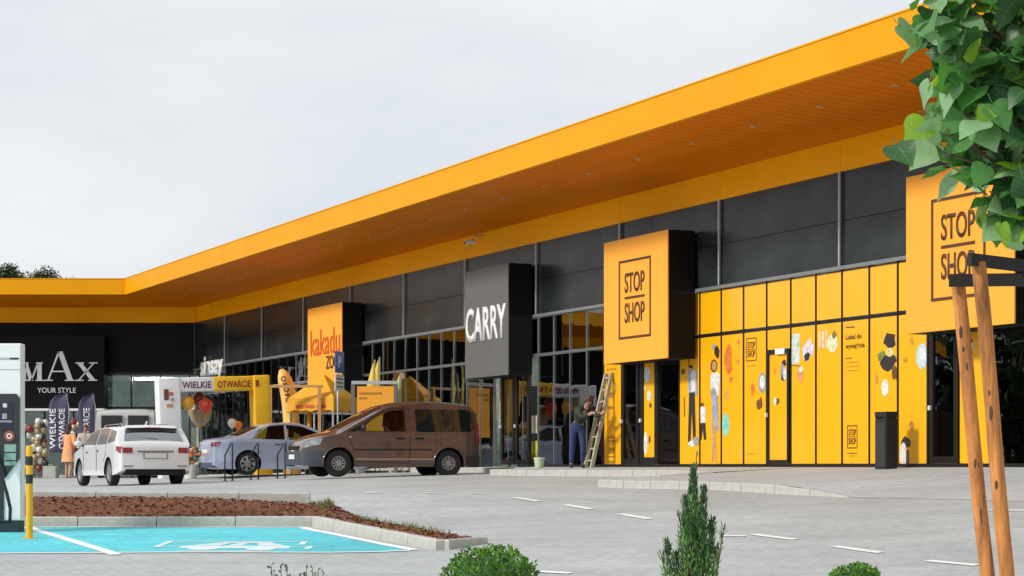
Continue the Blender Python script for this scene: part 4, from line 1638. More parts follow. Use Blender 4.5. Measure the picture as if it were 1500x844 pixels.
# -- silver saloon
M_silver = mat('silver_paint', (.47, .54, .72), .28, metal=.3, coat=.9, var=.03, scale=2)
o = place_car('parked_car', 'silver blue saloon car behind the brown van, tail to the left', 418, 55.6, R(24), scale=.98, dz=0)
sd_ = Car(o, 4.55, 1.80, [(-2.27, .48), (-2.268, .86), (-2.2, .97), (-2.0, 1.01), (-1.62, 1.05), (-1.0, 1.32), (-.6, 1.43), (0, 1.455), (.4, 1.41), (1.15, 1.02), (1.3, .96), (1.95, .83), (2.2, .68), (2.27, .46)],
          .93, .24, M_silver, (1.34, -1.33), .315, zbot=.16, plan=(.6, .26, .6, .2), crown=.05)
sd_.body()
sd_.rests = ((-.30, 1.12), (.05, 1.15))
sd_.opening([[(-1.15, 1.01), (-.8, .985), (-.31, .98), (-.29, 1.36), (-.7, 1.32), (-1.0, 1.215)], [(-.23, .98), (.3, .975), (.9, .99), (.78, 1.07), (.55, 1.19), (.2, 1.325), (-.21, 1.36)]])
for sd in (1, -1):
    sd_.side('rear_window', [(-1.02, 1.23), (-.7, 1.34), (-.28, 1.38)], [(-1.22, 1.0), (-.8, .97), (-.30, .965)], M_carglass_clear, sd)
    sd_.side('front_window', [(-.22, 1.38), (.2, 1.345), (.55, 1.21), (.8, 1.08)], [(-.24, .965), (.3, .96), (.9, .97), (1.0, .985)], M_carglass_clear, sd)
    sd_.line([(-.25, 1.40), (-.26, .9), (-.27, .33)], sd, r=.008)
    sd_.line([(.98, .95), (.93, .7), (.88, .33)], sd)
    sd_.line([(-1.3, 1.0), (-1.2, .8), (-.96, .58)], sd)
    sd_.line([(-1.25, .985), (-.7, 1.36), (-.26, 1.41), (.25, 1.37), (1.05, .98)], sd, r=.012, m=M_silver)
    sd_.side('tail_light', [(-2.262, .89), (-2.08, .90)], [(-2.262, .77), (-2.12, .78)], M_redlamp, sd, off=.012, n=6)
    sd_.side('reversing_light', [(-2.20, .85), (-2.12, .85)], [(-2.20, .78), (-2.12, .78)], M_lamp, sd, off=.016, n=2, k=2)
    sd_.side('door_handle', [(-.58, .84), (-.40, .84)], [(-.58, .81), (-.40, .81)], M_chrome, sd, off=.02, n=3, k=2)
    sd_.mirror(.9, .98, sd, M_silver)
    m = MB()
    m.grid([[(-2.272 - .006, sd * y, z) for z in (.77, .83, .89)] for y in (.58, .66, sd_.hw(-2.268, .8))])
    m.build('tail_light', M_redlamp, o)
sd_.over('rear_screen', -1.58, -1.0, .84, .78, WSG)
sd_.over('windscreen', 1.10, .46, .86, .78, M_carglass)
MB().box(-2.29, -2.27, -.26, .26, .60, .70).build('number_plate', M_plate, o)
MB().box(-2.285, -1.9, -.68, .68, .20, .34).build('rear_valance', mat('valance_blue', (.06, .08, .16), .5), o, bevel=.03)
sd_.put_wheels(M_rim, 7, .215)


# -- tall white van in front of the wing, only its upper part shows
o = place_car('parked_van', 'tall white delivery van behind the white estate car, in front of the dark wing', 193, 68.0, R(90 + 6))
M_whited = mat('van_paint_greyed', (.46, .48, .48), .4, coat=.4)
hv = Car(o, 5.3, 2.0, [(-2.65, .6), (-2.645, 1.0), (-2.62, 2.0), (-2.5, 2.18), (-1.8, 2.24), (.6, 2.24), (.95, 2.16), (1.75, 1.35), (2.35, 1.12), (2.6, .85), (2.65, .5)],
         1.25, .10, M_whited, (1.75, -1.55), .35, zbot=.28, plan=(.5, .22, .3, .05), crown=.06)
hv.body()
for sd in (1, -1):
    hv.side('front_window', [(.35, 2.0), (.85, 1.98), (1.1, 1.78)], [(.35, 1.38), (1.0, 1.38), (1.5, 1.38)], M_carglass, sd)
    hv.side('side_window', [(-.95, 2.02), (.22, 2.02)], [(-.95, 1.42), (.22, 1.40)], M_carglass, sd)
    hv.side('rear_window', [(-2.4, 2.0), (-1.08, 2.02)], [(-2.45, 1.42), (-1.08, 1.42)], M_carglass, sd)
    hv.line([(.28, 2.05), (.28, .4)], sd)
    hv.mirror(1.35, 1.35, sd, M_blackplast)
hv.over('windscreen', 1.70, 1.0, .9, .86, M_carglass)
MB().box(2.6, 2.67, -.7, .7, .32, .55).build('bumper', M_blackplast, o, bevel=.02)
for sd in (1, -1):
    MB().box(-2.665, -2.61, sd * .42 - .33, sd * .42 + .33, 1.40, 2.0).build('rear_door_window', M_carglass, o)
    MB().box(-2.67, -2.64, sd * .86 - .05, sd * .86 + .05, .95, 1.35).build('tail_light', M_redlamp, o)
hv.put_wheels(M_rimd, 8, .2)

# ---------------------------------------------------------------- people
M_skin = mat('skin', (.50, .29, .20), .6)


def skinned(name, pts, edges, m, parent, root=0, lev=1):
    """pts {key:(pos, radius)}; one continuous skin over the bones"""
    keys = list(pts)
    me = bpy.data.meshes.new(name)
    me.from_pydata([pts[k][0] for k in keys], [(keys.index(a), keys.index(b)) for a, b in edges], [])
    ob = bpy.data.objects.new(name, me)
    COL.objects.link(ob)
    sk = ob.modifiers.new('skin', 'SKIN')
    for i, k in enumerate(keys):
        r_ = pts[k][1]
        me.skin_vertices[0].data[i].radius = (r_, r_) if not isinstance(r_, tuple) else r_
        me.skin_vertices[0].data[i].use_root = (i == root)
    sk.use_smooth_shade = True
    ss = ob.modifiers.new('sub', 'SUBSURF')
    ss.levels = lev
    ss.render_levels = lev
    bpy.context.view_layer.update()
    dg = bpy.context.evaluated_depsgraph_get()
    me2 = bpy.data.meshes.new_from_object(ob.evaluated_get(dg))
    me2.name = name
    bpy.data.objects.remove(ob)
    me2.materials.clear()
    me2.materials.append(m)
    me2.shade_smooth()
    return put(name, me2, parent)


def person(label, loc, rz, J, group=None, skin=M_skin, hair=(.05, .03, .02), hair_long=False, dress=None, shirt=None, trousers=None, shoes=(.04, .04, .04), vest=None, bag=False):
    """J: joint positions in the person's own space (x to their left is +x, facing -y)"""
    o = thing('person', label, 'person', loc, rz, group)
    V = {k: Vector(v) for k, v in J.items()}
    pts = {'pel': (V['pel'], .105), 'waist': (V['waist'], (.11, .09)), 'chest': (V['chest'], (.135, .10)), 'neckb': (V['neckb'], .065), 'neck': (V['neck'], .05),
           'head': (V['head'], .085), 'crown': (V['head'] + (V['head'] - V['neck']).normalized() * .09, .075)}
    fwd = (V['face'] - V['head'])
    pts['chin'] = (V['head'] + fwd * .55 - (V['head'] - V['neck']).normalized() * .055, .045)
    pts['nose'] = (V['head'] + fwd * 1.0, .016)
    E = [('pel', 'waist'), ('waist', 'chest'), ('chest', 'neckb'), ('neckb', 'neck'), ('neck', 'head'), ('head', 'crown'), ('head', 'chin'), ('head', 'nose')]
    for sd in ('l', 'r'):
        pts.update({'sh' + sd: (V['sh' + sd], .058), 'el' + sd: (V['el' + sd], .042), 'wr' + sd: (V['wr' + sd], .028), 'hip' + sd: (V['hip' + sd], .085), 'kn' + sd: (V['kn' + sd], .058), 'an' + sd: (V['an' + sd], .04)})
        hd = (V['wr' + sd] - V['el' + sd]).normalized()
        sx = 1 if sd == 'l' else -1
        side = hd.cross(Vector((1, 0, 0)))
        side = side.normalized() if side.length > .1 else Vector((0, 0, 1))
        pts['pa' + sd] = (V['wr' + sd] + hd * .07, .033)
        E += [('chest', 'sh' + sd), ('sh' + sd, 'el' + sd), ('el' + sd, 'wr' + sd), ('wr' + sd, 'pa' + sd), ('pel', 'hip' + sd), ('hip' + sd, 'kn' + sd), ('kn' + sd, 'an' + sd)]
        for fi, (a, ln) in enumerate(((-.03, .07), (-.01, .085), (.01, .08), (.03, .06))):
            k = 'f%d%s' % (fi, sd)
            pts[k] = (V['wr' + sd] + hd * (.085 + ln) + side * a + Vector((-sx * .012, 0, 0)), .009)
            E.append(('pa' + sd, k))
        k = 'th' + sd
        pts[k] = (V['wr' + sd] + hd * .08 + side * .06, .010)
        E.append(('wr' + sd, k))
        pts['toe' + sd] = (V['an' + sd] + V.get('toe', Vector((0, -.15, -.05))), .035)
        E.append(('an' + sd, 'toe' + sd))
    body = skinned('body', pts, E, skin, o)
    # face: eyes and mouth
    hu = (V['head'] - V['neck']).normalized()
    fd = fwd.normalized()
    fs = hu.cross(fd).normalized()
    hm = MB()
    for i in range(7):          # hair shell over the back and top of the head
        pass
    c = V['head'] + hu * .035 - fd * .022
    m = MB().ball((0, 0, 0), .100, .105, .112, 14, 9)
    if hair_long:
        m.ball((0, .03, -.13), .085, .055, .14, 12, 7)
    # hair basis: local z = head up, local -y = face
    B3 = Matrix((fs, -fd, hu)).transposed().to_4x4()
    m.v = [tuple(Matrix.Translation(c) @ B3 @ Vector(p)) for p in m.v]
    m.build('hair', mat('hair_%d' % int(hair[0] * 1000), hair, .7), o, smooth=True)
    m = MB()
    for e in (-1, 1):
        p = V['head'] + fd * .083 + fs * (.032 * e) + hu * .012
        m.ball(p, .011, .011, .008, 8, 5)
    m.build('eye', mat('eye_dark', (.03, .02, .02), .2), o)
    m = MB()
    p = V['head'] + fd * .085 - hu * .05
    m.ball(p, .022, .012, .007, 8, 5)
    m.build('mouth', mat('lips', (.35, .12, .10), .5), o)

    def sub(keys, edges, name, m, grow):
        pp = {k: (pts[k][0], tuple(a + grow for a in pts[k][1]) if isinstance(pts[k][1], tuple) else pts[k][1] + grow) for k in keys}
        return skinned(name, pp, edges, m, o)
    if trousers:
        ks = ['pel', 'waist'] + [a + s for s in 'lr' for a in ('hip', 'kn', 'an')]
        sub(ks, [('pel', 'waist')] + [e for s in 'lr' for e in (('pel', 'hip' + s), ('hip' + s, 'kn' + s), ('kn' + s, 'an' + s))], 'trousers', mat('cloth_t%d' % int(sum(trousers) * 1000), trousers, .85, var=.2, scale=12), .018)
    if shirt:
        ks = ['pel', 'waist', 'chest', 'neckb'] + [a + s for s in 'lr' for a in ('sh', 'el', 'wr')]
        sub(ks, [('pel', 'waist'), ('waist', 'chest'), ('chest', 'neckb')] + [e for s in 'lr' for e in (('chest', 'sh' + s), ('sh' + s, 'el' + s), ('el' + s, 'wr' + s))], 'shirt', mat('cloth_s%d' % int(sum(shirt) * 1000), shirt, .85, var=.2, scale=12), .02)
    if vest:
        sub(['pel', 'waist', 'chest', 'neckb', 'shl', 'shr'], [('pel', 'waist'), ('waist', 'chest'), ('chest', 'neckb'), ('chest', 'shl'), ('chest', 'shr')], 'vest', mat('hi_vis', vest, .7), .035)
    if dress:
        m = MB()
        z0, z1 = .48, V['chest'].z + .14
        ctr = [(V['chest'] + Vector((0, 0, .1)), .13, .09), (V['chest'], .19, .14), (V['waist'], .17, .13), (V['pel'], .21, .16), (V['pel'] + Vector((0, 0, -.2)), .24, .19), (V['pel'] + Vector((0, 0, -.42)), .27, .21)]
        g = []
        for p, a, b in ctr:
            g.append([(p.x + a * math.cos(t), p.y + b * math.sin(t), p.z) for t in np.linspace(0, 2 * PI, 19)])
        m.grid(g)
        dm = mat('dress_cloth', dress, .8, var=.15, scale=8)
        m.build('coat', dm, o, smooth=True)
        for s in 'lr':
            MB().tube([V['sh' + s], V['el' + s], V['wr' + s]], [.075, .06, .05], 10).build('sleeve', dm, o, smooth=True)
    sm = mat('shoe_%d' % int(sum(shoes) * 1000), shoes, .6)
    for s in 'lr':
        a = V['an' + s]
        t = V.get('toe', Vector((0, -.15, -.05)))
        m = MB()
        m.ball((a.x + t.x * .55, a.y + t.y * .55, a.z - .035), .05, .13, .05, 12, 7)
        m.build('shoe', sm, o, smooth=True)
    if bag:
        m = MB().box(-.34, -.24, -.06, .12, .72, .98)
        m.build('bag', mat('bag_brown', (.12, .05, .03), .6), o, bevel=.02)
        MB().tube([(-.28, .02, .98), (-.22, .0, 1.25), (-.14, 0, 1.45)], .01, 6).build('bag_strap', MATS['bag_brown'], o)
    return o


STAND = dict(pel=(0, 0, .95), waist=(0, 0, 1.10), chest=(0, 0, 1.30), neckb=(0, .01, 1.45), neck=(0, 0, 1.51), head=(0, -.01, 1.61), face=(0, -.11, 1.60),
             shl=(.19, 0, 1.40), elr=(-.25, .03, 1.13), ell=(.25, .03, 1.13), wrl=(.24, -.06, .90), wrr=(-.24, -.06, .90), shr=(-.19, 0, 1.40),
             hipl=(.095, 0, .90), hipr=(-.095, 0, .90), knl=(.10, -.02, .50), knr=(-.10, -.02, .50), anl=(.10, .02, .09), anr=(-.10, .02, .09))
p = at(101, 66)
j = dict(STAND)
j.update(wrl=(.13, -.2, 1.12), ell=(.25, .0, 1.14), anr=(-.11, .1, .1), knr=(-.1, .0, .5))
person('person in a long peach orange coat walking past the dark flags', p, R(150), j, dress=(.80, .36, .17), shoes=(.5, .3, .2), hair=(.05, .028, .02), hair_long=True, bag=True)
p = at(125, 67)
j = dict(STAND)
j.update(wrr=(-.12, -.22, 1.15), elr=(-.25, .0, 1.14))
person('person in pale shirt and dark trousers standing left of the white car', p, R(20), j, shirt=(.62, .54, .48), trousers=(.05, .05, .06), hair=(.10, .05, .03))

# man beside the ladder, leaning to the right towards it
sm_, zz_ = s_of(846, .75), 0
p = fp(sm_, .75, 0)
p.z = .0 - .03
j = dict(pel=(0, 0, .93), waist=(.05, -.05, 1.08), chest=(.13, -.16, 1.25), neckb=(.20, -.24, 1.37), neck=(.22, -.27, 1.42), head=(.25, -.33, 1.50), face=(.29, -.42, 1.47),
         shl=(.30, -.12, 1.35), shr=(.0, -.27, 1.33), ell=(.44, -.25, 1.16), wrl=(.55, -.42, 1.22), elr=(.10, -.48, 1.14), wrr=(.28, -.62, 1.20),
         hipl=(.095, 0, .88), hipr=(-.095, 0, .88), knl=(.13, -.05, .48), knr=(-.12, .0, .48), anl=(.12, .05, .09), anr=(-.14, .03, .09))
person('man in dark green top and blue jeans leaning towards the ladder', p, FACADE_ANG + R(62), j, shirt=(.03, .04, .03), trousers=(.028, .045, .13), hair=(.10, .055, .03))

# driver inside the van, seen through the side window
seatp = Vector((.05, .38, .30))
bpy.context.view_layer.update()
dp = VAN.matrix_world @ seatp
j = dict(pel=(0, .1, .28), waist=(0, .12, .42), chest=(0, .1, .62), neckb=(0, .08, .78), neck=(0, .07, .83), head=(0, .05, .93), face=(0, -.05, .925),
         shl=(.2, .08, .72), shr=(-.2, .08, .72), ell=(.26, -.08, .50), elr=(-.26, -.08, .50), wrl=(.18, -.32, .55), wrr=(-.18, -.32, .55),
         hipl=(.1, .05, .26), hipr=(-.1, .05, .26), knl=(.14, -.36, .36), knr=(-.14, -.36, .36), anl=(.14, -.50, .02), anr=(-.14, -.50, .02))
# the van's front is +x in its own space, a person faces -y in theirs
person('driver in yellow green high visibility vest sitting in the brown van', dp, R(180 + 20 + 90), j, shirt=(.10, .10, .11), vest=(.50, .72, .06), trousers=(.05, .05, .07), hair=(.06, .04, .03))

# ---------------------------------------------------------------- ladder, bucket, bin
lb, lt = s_of(866, .55), s_of(888, .08)
a, b = fp(lb, .62, -.02), fp(lt - .1, .06, 2.12)
o = thing('ladder', 'paint spattered pale wooden ladder leaning on the shop front', 'ladder', a, 0)
d = b - a
e = Vector((NX, NY, 0)).cross(d).normalized() * .17
M_ladder = mat('spattered_wood', (.42, .38, .27), .85, var=.55, scale=22)
for sd in (-1, 1):
    mm = MB()
    for t0, t1 in ((0, 1),):
        p0, p1 = e * sd, d + e * sd * .86
        f = Vector((NX, NY, 0)) * .04
        g = e.normalized() * .035
        mm.add([p0 - f - g, p0 + f - g, p0 + f + g, p0 - f + g, p1 - f - g, p1 + f - g, p1 + f + g, p1 - f + g], [(0, 3, 2, 1), (4, 5, 6, 7), (0, 1, 5, 4), (1, 2, 6, 5), (2, 3, 7, 6), (3, 0, 4, 7)])
    mm.build('rail', M_ladder, o)
for k in range(8):
    t = (k + .6) / 8
    MB().tube([d * t - e * 1.0, d * t + e * 1.0], .024, 7).build('rung', M_ladder, o)
p = fp(s_of(790, .9), .9, 0)
p.z = -.03
o = thing('bucket', 'pale green plastic bucket standing by the shop window', 'bucket', p, 0)
M_bk = mat('bucket_plastic', (.50, .62, .42), .5)
MB().lathe([(0, .0), (.10, .0), (.125, .24), (.118, .24), (.095, .012)], 18).build('tub', M_bk, o, smooth=True, angle=40)
MB().lathe([(.125, .215), (.135, .225), (.135, .245), (.118, .245)], 18).build('rim', M_white, o, smooth=True, angle=40)
MB().tube([(.125 * math.cos(t), .03 + .0 * t, .24 - .16 * math.sin(t)) for t in np.linspace(0, PI, 9)], .005, 5).build('handle', M_rail, o)
p = fp(s_of(1298, .6), .6, -.09)
o = thing('litter_bin', 'tall black rectangular litter bin in front of the yellow panels', 'bin', p, FACADE_ANG)
M_bin = mat('bin_black', (.014, .014, .014), .45, var=.2, scale=3)
M_bin2 = mat('bin_charcoal', (.03, .03, .03), .5)
MB().box(-.17, .17, -.115, .115, .04, .93).build('body', M_bin, o, bevel=.01)
MB().box(-.175, .175, -.12, .12, .955, 1.05).build('lid', M_bin, o, bevel=.012)
MB().box(-.16, .16, -.08, .105, .925, .96).build('back_plate', M_bin, o)
for sx in (-1, 1):
    MB().box(sx * .15 - .012, sx * .15 + .012, -.11, -.082, .925, .96).build('side_plate', M_bin, o)
MB().box(-.14, .14, -.121, -.116, .10, .86).build('door', M_bin2, o)
MB().box(-.155, .155, -.10, .10, 0, .045).build('base', M_bin2, o)

# ---------------------------------------------------------------- opening-day gate, balloons, flags
M_inflw = mat('inflatable_white', (.78, .79, .80), .5, var=.06, scale=3, bump=.25, bscale=6)
M_infly = mat('inflatable_yellow', (.90, .50, .01), .5, var=.06, scale=3, bump=.25, bscale=6)
gl_, gr_ = at(250, 56.9), at(386, 57.7)
GA = math.atan2(gr_.y - gl_.y, gr_.x - gl_.x)
GLEN = (gr_ - gl_).length
o = thing('inflatable_gate', 'white and yellow inflatable arch lettered WIELKIE OTWARCIE', 'inflatable arch', gl_, GA)
o.rotation_euler = (0, -.035, GA)
gh = (HY - 554) / FPX * 56.9 - gl_.z
hw_ = .31
BEAM = .40


def pad(m, x0, x1, y0, y1, z0, z1, r=.08):
    """box with softly rounded edges"""
    t = MB().box(x0, x1, y0, y1, z0, z1)
    me = t.mesh('tmp', M_inflw)
    bmm = bmesh.new()
    bmm.from_mesh(me)
    bmesh.ops.bevel(bmm, geom=list(bmm.edges), offset=r, segments=3, affect='EDGES', profile=.6)
    bmm.verts.index_update()
    m.add([v.co[:] for v in bmm.verts], [tuple(v.index for v in f.verts) for f in bmm.faces])
    bmm.free()
    bpy.data.meshes.remove(me)
    return m


split = GLEN * .47
pad(MB(), -hw_, hw_, -.38, .38, -.02, gh, .045).build('left_pillar', M_inflw, o, smooth=True, angle=50)
pad(MB(), hw_ - .06, split + .03, -.35, .35, gh - BEAM, gh - .005, .035).build('beam', M_inflw, o, smooth=True, angle=50)
pad(MB(), split, GLEN - hw_ + .06, -.35, .35, gh - BEAM + .003, gh, .035).build('beam', M_infly, o, smooth=True, angle=50)
pad(MB(), GLEN - hw_ * .85, GLEN + hw_ * .65, -.38, .38, -.02, gh + .015, .045).build('right_pillar', M_infly, o, smooth=True, angle=50)
put('lettering', text_mesh('lettering', 'WIELKIE', GLEN * .31, .19, mat('letter_purple', (.18, .05, .12), .6), .006, .02), o, T(split - GLEN * .335, -.354, gh - .31))
put('lettering', text_mesh('lettering', 'OTWARCIE', GLEN * .36, .19, mat('letter_darkred', (.30, .05, .01), .6), .006, .02), o, T(split + GLEN * .04, -.354, gh - .31))
MB().prism([(GLEN * .92, gh - .30), (GLEN * .955, gh - .30), (GLEN * .955, gh - .12), (GLEN * .92, gh - .12)], -.392, -.382).build('emblem', MATS['letter_darkred'], o)
for x0, z0, w_, h_, c_ in ((-.16, gh - .62, .13, .30, BRN), (-.02, gh - .50, .12, .10, (.6, .12, .12)), (.02, gh - .66, .10, .10, GRY), (-.1, gh - .82, .18, .10, TAN)):
    MB().box(x0, x0 + w_, -.389, -.381, z0, z0 + h_).build('print', pcol(c_), o)


def balloon(mtl, r, parent=None, M=None, name='balloon'):
    m = MB()
    m.lathe([(.004, -r * 1.32), (r * .09, -r * 1.30), (r * .05, -r * 1.22), (r * .35, -r * 1.02), (r * .74, -r * .62), (r * .97, -r * .1), (r, .1 * r), (r * .9, .48 * r), (r * .6, .83 * r), (r * .25, 1.0 * r), (.002, 1.03 * r)], 18)
    return m.build(name, mtl, parent, smooth=True, M=M)


M_bal = {'yellow': mat('balloon_yellow', (.90, .45, .02), .2, coat=.5), 'red': mat('balloon_red', (.68, .05, .02), .2, coat=.5), 'maroon': mat('balloon_maroon', (.22, .02, .02), .2, coat=.5),
         'gold': mat('balloon_gold', (.42, .33, .2), .25, metal=.2), 'white': mat('balloon_white', (.75, .73, .68), .25, coat=.4), 'black': mat('balloon_black', (.02, .018, .018), .2, coat=.4), 'orange': mat('balloon_orange', (.85, .25, .03), .25)}
for px, py, Y, r, c_, lab in ((275, 590, 57.0, .19, 'yellow', 'yellow balloon at the left of the cluster inside the arch'),
                              (301, 594, 57.2, .20, 'red', 'bright red balloon right of the yellow balloon'),
                              (291, 585, 57.5, .20, 'maroon', 'dark maroon balloon behind the yellow and red balloons'),
                              (293, 605, 57.9, .34, 'gold', 'big beige gold balloon hanging lowest in the cluster')):
    g = at(px, Y)
    z = (HY - py) / FPX * Y
    o = thing('balloon', lab, 'balloon', (g.x, g.y, z), 0)
    balloon(M_bal[c_], r, o, name='skin')
    MB().tube([(0, 0, -1.3 * r), (.03, .02, (g.z - z) * .5), (.0, .0, g.z - z + .02)], .006, 4).build('string', M_rail, o)
for px, py, Y, r, c_, lab in ((340, 620, 57.6, .13, 'white', 'cream balloon low inside the arch beside the orange one'), (349, 623, 57.9, .12, 'orange', 'small orange balloon low inside the arch beside the cream one')):
    g = at(px, Y)
    z = (HY - py) / FPX * Y
    o = thing('balloon', lab, 'balloon', (g.x, g.y, z), 0)
    balloon(M_bal[c_], r, o, name='skin')
    MB().tube([(0, 0, -1.3 * r), (.02, .02, (g.z - z) * .5), (.0, .0, g.z - z + .02)], .006, 4).build('string', M_rail, o)

# balloon garlands at the entrance of the wing
for gi, (x0, x1, lab) in enumerate(((38, 68, 'gold, black and white balloon garland left of the dark flags'), (103, 117, 'narrow gold, black and white balloon garland between the two dark flags'))):
    g = at((x0 + x1) / 2, 73)
    o = thing('balloon_garland', lab, 'balloon garland', g, 0, 'balloon garlands at the entrance')
    wdm = (x1 - x0) / FPX * 73
    rr = random.Random(gi + 3)
    cols = ['gold', 'black', 'white', 'black', 'gold', 'maroon']
    meshes = {c_: MB().ball((0, 0, 0), .125, .125, .145, 12, 8).mesh('balloon', M_bal[c_], smooth=True) for c_ in set(cols)}
    n = 34 if gi == 0 else 20
    for k in range(n):
        t = k / n
        c_ = cols[(k * 5 + k // 3) % 6]
        z = .35 + 1.75 * t
        xx = (rr.random() - .5) * wdm + .12 * math.sin(t * 7)
        put('balloon', meshes[c_], o, T(xx, rr.uniform(-.1, .1), z) @ Matrix.Rotation(rr.uniform(-.8, .8), 4, 'X'))
    MB().tube([(0, .1, 0), (0.02, .1, 2.1)], .015, 6).build('pole', M_rail, o)

# feather flags
M_flag = mat('flag_purple', (.075, .065, .13), .7, var=.15, scale=3)


def feather(px0, px1, ytop, ybot, Y, words, label):
    g = at(px1 - 2, Y)
    k = Y / FPX
    zt = (HY - ytop) * k - g.z
    zb_ = (HY - ybot) * k - g.z
    wd = (px1 - px0) * k
    o = thing('feather_flag', label, 'flag', g, 0, 'dark feather flags')
    prof = []
    n = 14
    gpts = []
    for i in range(n + 1):
        t = i / n
        z = zb_ + (zt - zb_) * t
        if t < .72:
            xl = -wd
        else:
            q = (t - .72) / .28
            xl = -wd * math.sqrt(max(0.0004, 1 - q ** 2.2))
        row = []
        for j in range(7):
            v = j / 6
            row.append((xl * (1 - v), .05 * math.sin(v * 5 + z * 2) * (1 - v), z))
        gpts.append(row)
    cl = MB().grid(gpts)
    fo = cl.build('cloth', M_flag, o, smooth=True)
    md = fo.modifiers.new('thick', 'SOLIDIFY')
    md.thickness = .006
    MB().tube([(.015, 0, 0), (.015, 0, zb_), (.015, 0, zb_ + (zt - zb_) * .75), (-.06, 0, zt - .12), (-wd * .2, 0, zt)], [.02, .02, .015, .012, .008], 8).build('pole', M_rail, o)
    MB().box(-.25, .25, -.25, .25, 0, .10).build('base', M_kerb, o, bevel=.02)
    for wi, (t_, xo, hgt) in enumerate(words):
        me = text_mesh('lettering', t_, (zt - zb_) * .66, hgt, M_white, .004, .01)
        M = Matrix.Translation((xo, -.06, zb_ + .12)) @ Matrix.Rotation(-PI / 2, 4, 'Y')
        put('lettering', me, o, M)


feather(74, 102, 574, 663, 68, [('WIELKIE', -.40, .20), ('OTWARCIE', -.10, .20)], 'wide dark purple feather flag with white upright lettering, standing at left')
feather(117, 141, 576, 655, 69.5, [('OTWARCIE', -.16, .22)], 'narrower dark purple feather flag behind the people, right of the first flag')
g = at(74, 66.5)
o = thing('concrete_block', 'light grey concrete block at the foot of the flags', 'block', g, 0)
MB().box(-.21, .21, -.2, .2, 0, .40).build('block', M_kerb, o, bevel=.02)
MB().tube([(-.06, 0, .39), (-.06, 0, .45), (.06, 0, .45), (.06, 0, .39)], .012, 6).build('lifting_eye', M_rail, o)

# flowers beside the white car
g = at(279, 55.2)
o = thing('flower_display', 'orange and cream flower arrangement on a stand right of the white car', 'flowers', g, 0)
MB().lathe([(0, 0), (.16, 0), (.19, .4), (.17, .4), (.0, .36)], 16).build('planter', mat('planter_white', (.7, .68, .62), .6), o, smooth=True, angle=40)
fm = MB()
rr = random.Random(9)
for k in range(60):
    a, rad, z = rr.uniform(0, 2 * PI), rr.uniform(0, .26), rr.uniform(.38, .85)
    fm.cur = rr.choice((0, 0, 1, 2))
    fm.ball((rad * math.cos(a), rad * math.sin(a), z), .055, .055, .04, 7, 4)
fm.build('blooms', [mat('bloom_orange', (.72, .22, .04), .7), mat('bloom_cream', (.75, .62, .45), .7), mat('bloom_leaf', (.06, .10, .03), .7)], o)

# ---------------------------------------------------------------- yellow promotional shapes near the pet shop
M_prom = mat('promo_yellow', (.88, .44, .02), .5, var=.08, scale=2)
M_prom2 = mat('promo_pale', (.85, .50, .13), .5, var=.08, scale=2)
g = at(424, 62)
k = 62 / FPX
o = thing('inflatable_column', 'pale orange curved inflatable column with dark upright lettering', 'inflatable', g, 0)
path = []
for i in range(15):
    t = i / 14
    zz = (HY - (645 - t * 104)) * k - g.z
    xx = (4 - 4 * t - 12 * t ** 3) * k
    path.append((xx, 0, max(0, zz) if i else 0))
rad = [.27 - .004 * i if i < 11 else (.225, .215, .17, .07)[i - 11] for i in range(15)]
MB().tube(path, rad, 14).build('tube', M_prom2, o, smooth=True)
for i in range(6):      # dark marks, too blurred in the photograph to be read
    t = .86 - i * .075
    zz = (HY - (645 - t * 104)) * k - g.z
    xx = (4 - 4 * t - 12 * t ** 3) * k
    m = MB()
    if i % 2 == 0:
        m.lathe([(.05, 0), (.085, 0), (.085, .01), (.05, .01)], 14, Matrix.Translation((xx, -.262, zz)) @ Matrix.Rotation(PI / 2, 4, 'X'))
    else:
        m.box(xx - .07, xx + .07, -.275, -.255, zz - .03, zz + .03)
    m.build('print', M_brown, o)
# yellow gazebo
g = at(474, 60.2)
k = 60.2 / FPX
o = thing('gazebo', 'yellow pointed promotional gazebo with red lettering on its valance', 'gazebo', g, R(-24))
hw2 = 37 * k
zv0, zv1, zp = (HY - 604) * k - g.z, (HY - 584) * k - g.z, (HY - 548) * k - g.z
m = MB()
m.add([(-hw2, -hw2, zv1), (hw2, -hw2, zv1), (hw2, hw2, zv1), (-hw2, hw2, zv1), (0, 0, zp)], [(0, 1, 4), (1, 2, 4), (2, 3, 4), (3, 0, 4)])
m.build('canopy', M_prom, o)
for i, (xa, ya, xb, yb) in enumerate(((-1, -1, 1, -1), (1, -1, 1, 1), (1, 1, -1, 1), (-1, 1, -1, -1))):
    m = MB()
    nseg = 8
    gp = []
    for t in range(nseg + 1):
        x_, y_ = (xa + (xb - xa) * t / nseg) * hw2, (ya + (yb - ya) * t / nseg) * hw2
        gp.append([(x_ * 1.01, y_ * 1.01, zv0 + (.05 if t % 2 else 0)), (x_ * 1.01, y_ * 1.01, zv1 + .003)])
    m.grid(gp).build('valance', M_prom, o)
for x0_, x1_ in ((-.5, -.25), (-.2, .12), (.18, .5)):
    MB().box(x0_, x1_, -hw2 * 1.01 - .008, -hw2 * 1.01 - .002, zv0 + .10, zv0 + .20).build('print', M_red, o)
for xa, ya in ((-1, -1), (1, -1), (1, 1), (-1, 1)):
    MB().box(xa * hw2 * .97 - .02, xa * hw2 * .97 + .02, ya * hw2 * .97 - .02, ya * hw2 * .97 + .02, 0, zv1).build('leg', M_rail, o)
m = MB().box(-.55, .5, -.3, .3, .72, .76)
m.box(-.5, -.45, -.25, .25, 0, .72).box(.4, .45, -.25, .25, 0, .72)
m.build('counter', M_fit[5], o)
